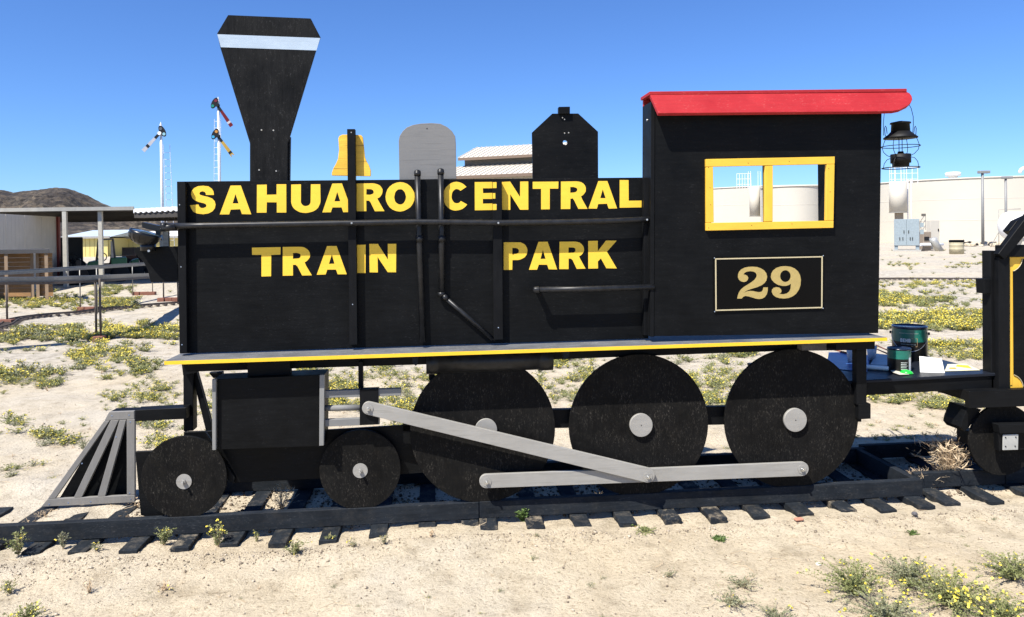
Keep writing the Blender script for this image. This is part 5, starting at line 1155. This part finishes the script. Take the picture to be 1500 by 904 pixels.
for x0, x1, y0, y1, n_, fl, gr, sz in drifts:
    n_ = int(n_*1.3); sz *= .86
    cl = [(G_.uniform(x0, x1), G_.uniform(y0, y1)) for _ in range(max(2, n_//8))]
    for k in range(n_):
        if G_.rand() < .55:
            c = cl[G_.randint(len(cl))]; px = c[0]+G_.normal(0, 9); py = c[1]+G_.normal(0, 2.2)
        else: px, py = G_.uniform(x0, x1), G_.uniform(y0, y1)
        py = max(py, hz_(px)+24)
        p = onZ(px, py, -.02); far = p.y > 8.5
        if 3.3 < p.y < 4.75 and -2.6 < p.x < 4.9: continue
        (far_i if far else near_i).append((T_pick(far, fl, gr), p.x, p.y, sz*G_.uniform(.55, 1.25)*(1 if not far else 1.0), G_.uniform(0, 6.28)))
for k in range(420):                                                # thin scatter everywhere
    d_ = G_.uniform(4.9, 34); x = G_.uniform(-1.1, 1.1)*d_*.8+d_*.1
    far = d_ > 8.5; (far_i if far else near_i).append((T_pick(far, .35, .3) if G_.rand() < .6 or far else T_dr[G_.randint(4)], x, d_, G_.uniform(.35, .9), G_.uniform(0, 6.28)))
for k in range(1200):
    d_ = 4.85 + 10*G_.rand()**1.5; x = G_.uniform(-.8, .95)*d_
    if vnoise(np.array(x), np.array(d_), 1.1, 77) < .40: continue
    near_i.append((([T_fl, T_gr, T_gy, T_dr][G_.randint(4)])[G_.randint(4)], x, d_, G_.uniform(.15, .55)*(1+.03*d_), G_.uniform(0, 6.28)))
scatter('flowering_ground_cover', near_i, 'yellow flowered herbs and grey weeds spread over the sand behind the locomotive')
scatter('meadow_ground_cover', far_i, 'drifts of yellow wildflowers and green herbs across the far sand')
# small seedlings and dry litter close by
lit = []
for k in range(150):
    x, y = G_.uniform(-2.6, 4.2), G_.uniform(2.3, 3.55); lit.append(((T_dr+T_gy)[G_.randint(8)], x, y, G_.uniform(.10, .30), G_.uniform(0, 6.28)))
for k in range(130):
    x, y = G_.uniform(-3.2, 4.8), G_.uniform(4.7, 8.5); lit.append(((T_dr+T_gy)[G_.randint(8)], x, y, G_.uniform(.2, .5), G_.uniform(0, 6.28)))
for k in range(40):
    x, y = G_.uniform(-2.4, 3.2), G_.uniform(3.95, 4.4); lit.append((T_dr[G_.randint(4)], x, y, G_.uniform(.3, .8), G_.uniform(0, 6.28)))
scatter('dry_seedlings', lit, 'tiny dry stalks and seedlings dotted over the sand')
# pebbles and clods
def blob(seed):
    g = np.random.RandomState(seed); V = np.array([(x,y,z) for x in (-1,1) for y in (-1,1) for z in (-1,1)], float)*.6; V *= g.uniform(.55, 1.2, (8,1)); V[:,2] *= .7
    return V, np.array([(0,1,3,2),(4,6,7,5),(0,4,5,1),(2,3,7,6),(0,2,6,4),(1,5,7,3)])
BL = [blob(i) for i in range(8)]
Vs, Qs, o = [], [], 0; NP = 17000
yy = 2.2 + (G_.rand(NP)**1.4)*7.; xx = (G_.rand(NP)*2-1)*(.78*yy+.3)+.1*yy
edge = G_.rand(NP) < .3; yy = np.where(edge, 3.62+np.abs(G_.normal(0, .10, NP))*-1+.05, yy); xx = np.where(edge, G_.uniform(-2.6, 3.8, NP), xx)
zz_ = gheight(xx, yy); ss = .0022 + .0050*G_.rand(NP)**4; ss = np.where(G_.rand(NP) < .012, ss+.007, ss); an = G_.rand(NP)*6.28
for k in range(NP):
    V_, Q_ = BL[k % 8]; c_, s_ = math.cos(an[k])*ss[k], math.sin(an[k])*ss[k]
    Vs.append(np.stack([V_[:,0]*c_-V_[:,1]*s_+xx[k], V_[:,0]*s_+V_[:,1]*c_+yy[k], V_[:,2]*ss[k]+zz_[k]+ss[k]*.3], 1)); Qs.append(Q_+o); o += 8
pm_, n, l, b = nodes('litter clods darkened as shade')
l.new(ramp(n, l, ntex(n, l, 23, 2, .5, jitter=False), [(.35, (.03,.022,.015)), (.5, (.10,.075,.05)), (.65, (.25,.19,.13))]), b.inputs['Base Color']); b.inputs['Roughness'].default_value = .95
V2, Q2, o2 = [], [], 0  # real clods, but spread dense and dark to stand in for shade under the engine
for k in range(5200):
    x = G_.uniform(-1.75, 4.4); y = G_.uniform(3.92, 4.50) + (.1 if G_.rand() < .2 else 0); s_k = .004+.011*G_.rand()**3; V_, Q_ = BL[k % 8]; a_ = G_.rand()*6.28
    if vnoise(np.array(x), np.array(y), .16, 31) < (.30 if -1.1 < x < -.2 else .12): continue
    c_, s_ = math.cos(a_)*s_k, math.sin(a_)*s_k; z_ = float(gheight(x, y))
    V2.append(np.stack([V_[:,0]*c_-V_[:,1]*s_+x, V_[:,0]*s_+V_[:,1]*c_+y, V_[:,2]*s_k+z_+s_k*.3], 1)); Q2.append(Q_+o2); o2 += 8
tag(npmesh('track_litter_shade', np.concatenate(V2), np.concatenate(Q2), [pm_]), 'dark brown litter and clods between the rails, spread thick to deepen the shade under the locomotive', 'litter', kind='stuff')
m, n, l, b = nodes('mixed tan pebbles')
l.new(ramp(n, l, ntex(n, l, 23, 2, .5, jitter=False), [(.35, (.14,.11,.08)), (.5, (.40,.33,.24)), (.65, (.52,.45,.35))]), b.inputs['Base Color']); b.inputs['Roughness'].default_value = .9
tag(npmesh('pebbles', np.concatenate(Vs), np.concatenate(Qs), [m]), 'small tan pebbles and soil clods strewn over the foreground sand', 'pebbles', kind='stuff')
# twigs
tw = MB()
for k in range(170):
    y = G_.uniform(2.3, 6.5); x = G_.uniform(-.75, .95)*y; a = G_.uniform(0, 3.14); L = G_.uniform(.015, .07); z = float(gheight(x, y))+.004
    tw.tube([(x,y,z),(x+math.cos(a)*L,y+math.sin(a)*L,z+.004),(x+math.cos(a+.4)*L*1.8,y+math.sin(a+.4)*L*1.8,z)], .0011, 3)
tag(tw.build('twigs', M_st), 'thin dry twigs lying on the sand', 'twigs', kind='stuff')
# single plants near the track, each with stems, leaves and flowers of its own
def herb(name, px, py, V_Q_M, label, cat='plant', sc=1.0, zb=None, group=None):
    p = onZ(px, py, -.02); V_, Q_, Mi = V_Q_M; V_ = V_*sc; z = float(gheight(p.x, p.y)) if zb is None else zb
    th = thing(name, (p.x, p.y, z), label, cat, group); W_ = V_ + np.array([p.x, p.y, z-.003])
    names = {0:'foliage',1:'foliage',2:'stems',3:'flowers',4:'foliage'}
    for mi in sorted(set(Mi.tolist())):
        sel = Mi == mi; q = Q_[sel]; used, inv = np.unique(q.ravel(), return_inverse=True)
        tag(npmesh(names[mi], W_[used], inv.reshape(-1, 4), [PM[mi]], parent=th, origin=(p.x, p.y, z)), None, None, kind='stuff')
    return th
def P_(seed, h, sp, ns, nl, ls, fp, fs, li=0, si=2, droop=.4, **k):
    if li in (0, 1) and nl > 5: ls *= .62; nl = int(nl*1.7); fs *= .62; k.setdefault('sw', .0011)
    return plant(seed, h, sp, ns, nl, ls, fp, fs, li, si, droop, **k)
herb('green_herb', 765, 759, P_(301,.075,.045,60,26,.013,0,.01,4,4,.2), 'bright green parsley-like clump against the rail below the middle driving wheel')
herb('flowering_weed', 27, 812, P_(302,.15,.08,20,18,.020,.3,.008), 'green weed with yellow dots growing over the rail at far left')
herb('flowering_weed', 92, 803, P_(303,.11,.05,14,16,.017,.3,.006,1), 'grey green weed beside the second tie from the left')
herb('flowering_weed', 142, 806, P_(304,.05,.05,14,10,.014,.2,.006,1), 'low sprig in the sand between the second and third ties')
herb('flowering_weed', 240, 795, P_(305,.11,.06,20,20,.018,.15,.006,0), 'leafy green weed against the rail left of the fourth tie')
herb('flowering_weed', 320, 797, P_(306,.15,.07,22,14,.020,.9,.007,0), 'tallest flowering weed in front of the first small wheel')
herb('flowering_weed', 377, 787, P_(307,.07,.03,9,12,.014,.2,.005,0), 'thin upright sprig in front of the rail under the cylinder')
herb('flowering_weed', 432, 806, P_(308,.07,.085,26,18,.016,.2,.005,0), 'sprawling green weed in the sand below the cylinder block')
herb('flowering_weed', 484, 789, P_(309,.04,.035,16,12,.012,.1,.005,0), 'small green tuft on the tie end before the second small wheel')
herb('flowering_weed', 563, 800, P_(310,.06,.05,14,12,.013,.4,.004,1), 'sparse grey sprig below the tie left of the rail joint')
herb('flowering_weed', 518, 802, P_(311,.045,.045,12,10,.013,.3,.004,1), 'faint grey sprig between two ties left of the rail joint')
herb('green_herb', 945, 776, P_(312,.025,.075,34,18,.014,.0,.004,0,0,.8), 'flat green patch in the sand below the end of the main rod')
herb('green_herb', 922, 766, P_(313,.025,.035,18,12,.012,.1,.004,4,4,.6), 'small green tuft at a tie end below the main rod')
herb('green_herb', 1053, 785, P_(314,.025,.05,24,18,.013,.0,.004,4,4,.8), 'round green patch in the sand below the right driving wheel')
herb('green_herb', 1336, 778, P_(315,.02,.04,16,10,.013,.0,.004,4,4,.8), 'small flat green patch near the dark round stone')
herb('flowering_weed', 786, 788, P_(316,.02,.03,12,8,.010,.0,.004,1), 'tiny green tuft in the sand below the bright green clump')
herb('dry_weed', 632, 792, P_(317,.05,.04,12,2,.01,.0,.004,2), 'dry sprig in the sand left of the doubled ties')
herb('grey_weed', 980, 842, P_(318,.03,.06,14,8,.014,.0,.004,1), 'grey scraggly weed alone in the middle of the foreground sand')
herb('grey_weed', 1085, 855, P_(319,.04,.12,30,10,.016,.0,.004,1), 'larger grey flattened weed right of the lone scraggly weed')
herb('grey_weed', 1070, 884, P_(320,.05,.13,36,12,.018,.1,.006,1), 'grey green weed in the bottom edge sand left of the flowering bushes')
herb('grey_weed', 1236, 826, P_(321,.03,.06,14,8,.014,.0,.004,1), 'small grey sprig above the left flowering bush')
herb('flowering_bush', 1250, 872, P_(322,.15,.23,100,22,.016,.22,.008,0,0,.5,leafy=(.25,1)), 'leafy bush with few yellow flowers, left of three at the bottom right')
herb('flowering_bush', 1330, 858, P_(323,.13,.24,110,20,.015,.22,.007,1,0,.6,leafy=(.25,1)), 'loose grey green bush between the two fuller flowering bushes')
herb('flowering_bush', 1392, 884, P_(324,.16,.28,150,22,.015,.45,.009,0,0,.5,leafy=(.25,1)), 'fullest bush with bright yellow flowers near the bottom right corner')
herb('flowering_bush', 1484, 846, P_(325,.13,.19,100,24,.015,.25,.006,0,1,.5,leafy=(.25,1)), 'green bush at the right edge apart from the others')
herb('flowering_bush', 1300, 912, P_(326,.10,.22,90,22,.015,.25,.008,1,0,.5,leafy=(.25,1)), 'grey green bush cut by the bottom edge between the leafy bushes')
herb('flowering_bush', 1470, 912, P_(327,.11,.22,100,22,.014,.5,.009,0,0,.5,leafy=(.25,1)), 'low flowering bush cut by the bottom edge in the right corner')
herb('flowering_bush', 1140, 910, P_(328,.05,.14,46,20,.014,.15,.007,1,1,.5), 'low grey bush cut by the bottom edge right of centre')
herb('flowering_bush', 40, 905, P_(329,.08,.09,40,22,.013,.45,.007,0,0,.4), 'yellow green weed cut by the bottom edge at far left')
herb('flowering_weed', 14, 862, P_(330,.07,.05,18,16,.013,.3,.006,0), 'yellow flecked weed at the left edge above the corner weed')
herb('grey_weed', 130, 862, P_(331,.07,.05,10,4,.012,.2,.005,2), 'dry grey stalks in the left foreground sand')
herb('grey_weed', 240, 858, P_(332,.05,.06,12,4,.012,.2,.005,2), 'dry tangle in the left foreground right of the grey stalks')
herb('dry_bush', 1388, 706, P_(333,.33,.25,110,7,.05,.0,.005,2,2,.25,segs=5,sw=.0022,lw=.05), 'straw coloured dry bush growing between the rails by the tender', 'bush')
herb('dry_bush', 1352, 712, P_(334,.10,.15,26,4,.04,.0,.005,2,2,.5,segs=5,sw=.0019,lw=.03), 'dry straw sprig hanging over the end of the rail joint', 'bush', zb=.0)
herb('dry_bush', 412, 748, P_(335,.17,.13,40,4,.04,.0,.005,2,2,.3,segs=5,sw=.0018,lw=.03), 'small dry bush behind the rail between the two small wheels', 'bush')
q = onZ(1340, 755, -.02); bm = bmesh.new(); bmesh.ops.create_icosphere(bm, subdivisions=2, radius=.016)
for v in bm.verts: v.co *= rnd.uniform(.85, 1.1); v.co.z *= .8
me = bpy.data.meshes.new('stone'); bm.to_mesh(me); bm.free(); me.materials.append(plain('dark stone', (.10,.095,.10), .8)); o = bpy.data.objects.new('stone', me); COL.objects.link(o); o.location = (q.x,q.y,-.012)
tag(o, 'dark round stone in the sand below the right rail joint', 'stone')
q = onZ(1170, 762, -.02); tag(MB().obox((q.x,q.y,-.015), (.045,.006,0), (-.004,.028,0), (0,0,.012)).build('brick_chip', plain('pink brick chip', (.42,.20,.13), .9), None, .004), 'flat pinkish brick chip below the right driving wheel', 'brick chip')
q = onZ(1199, 828, -.02); tag(MB().obox((q.x,q.y,-.015), (.022,.006,0), (-.004,.018,0), (0,0,.012)).build('stone', plain('white stone', (.6,.58,.52), .9), None, .004), 'small pale stone in the right foreground sand', 'stone')
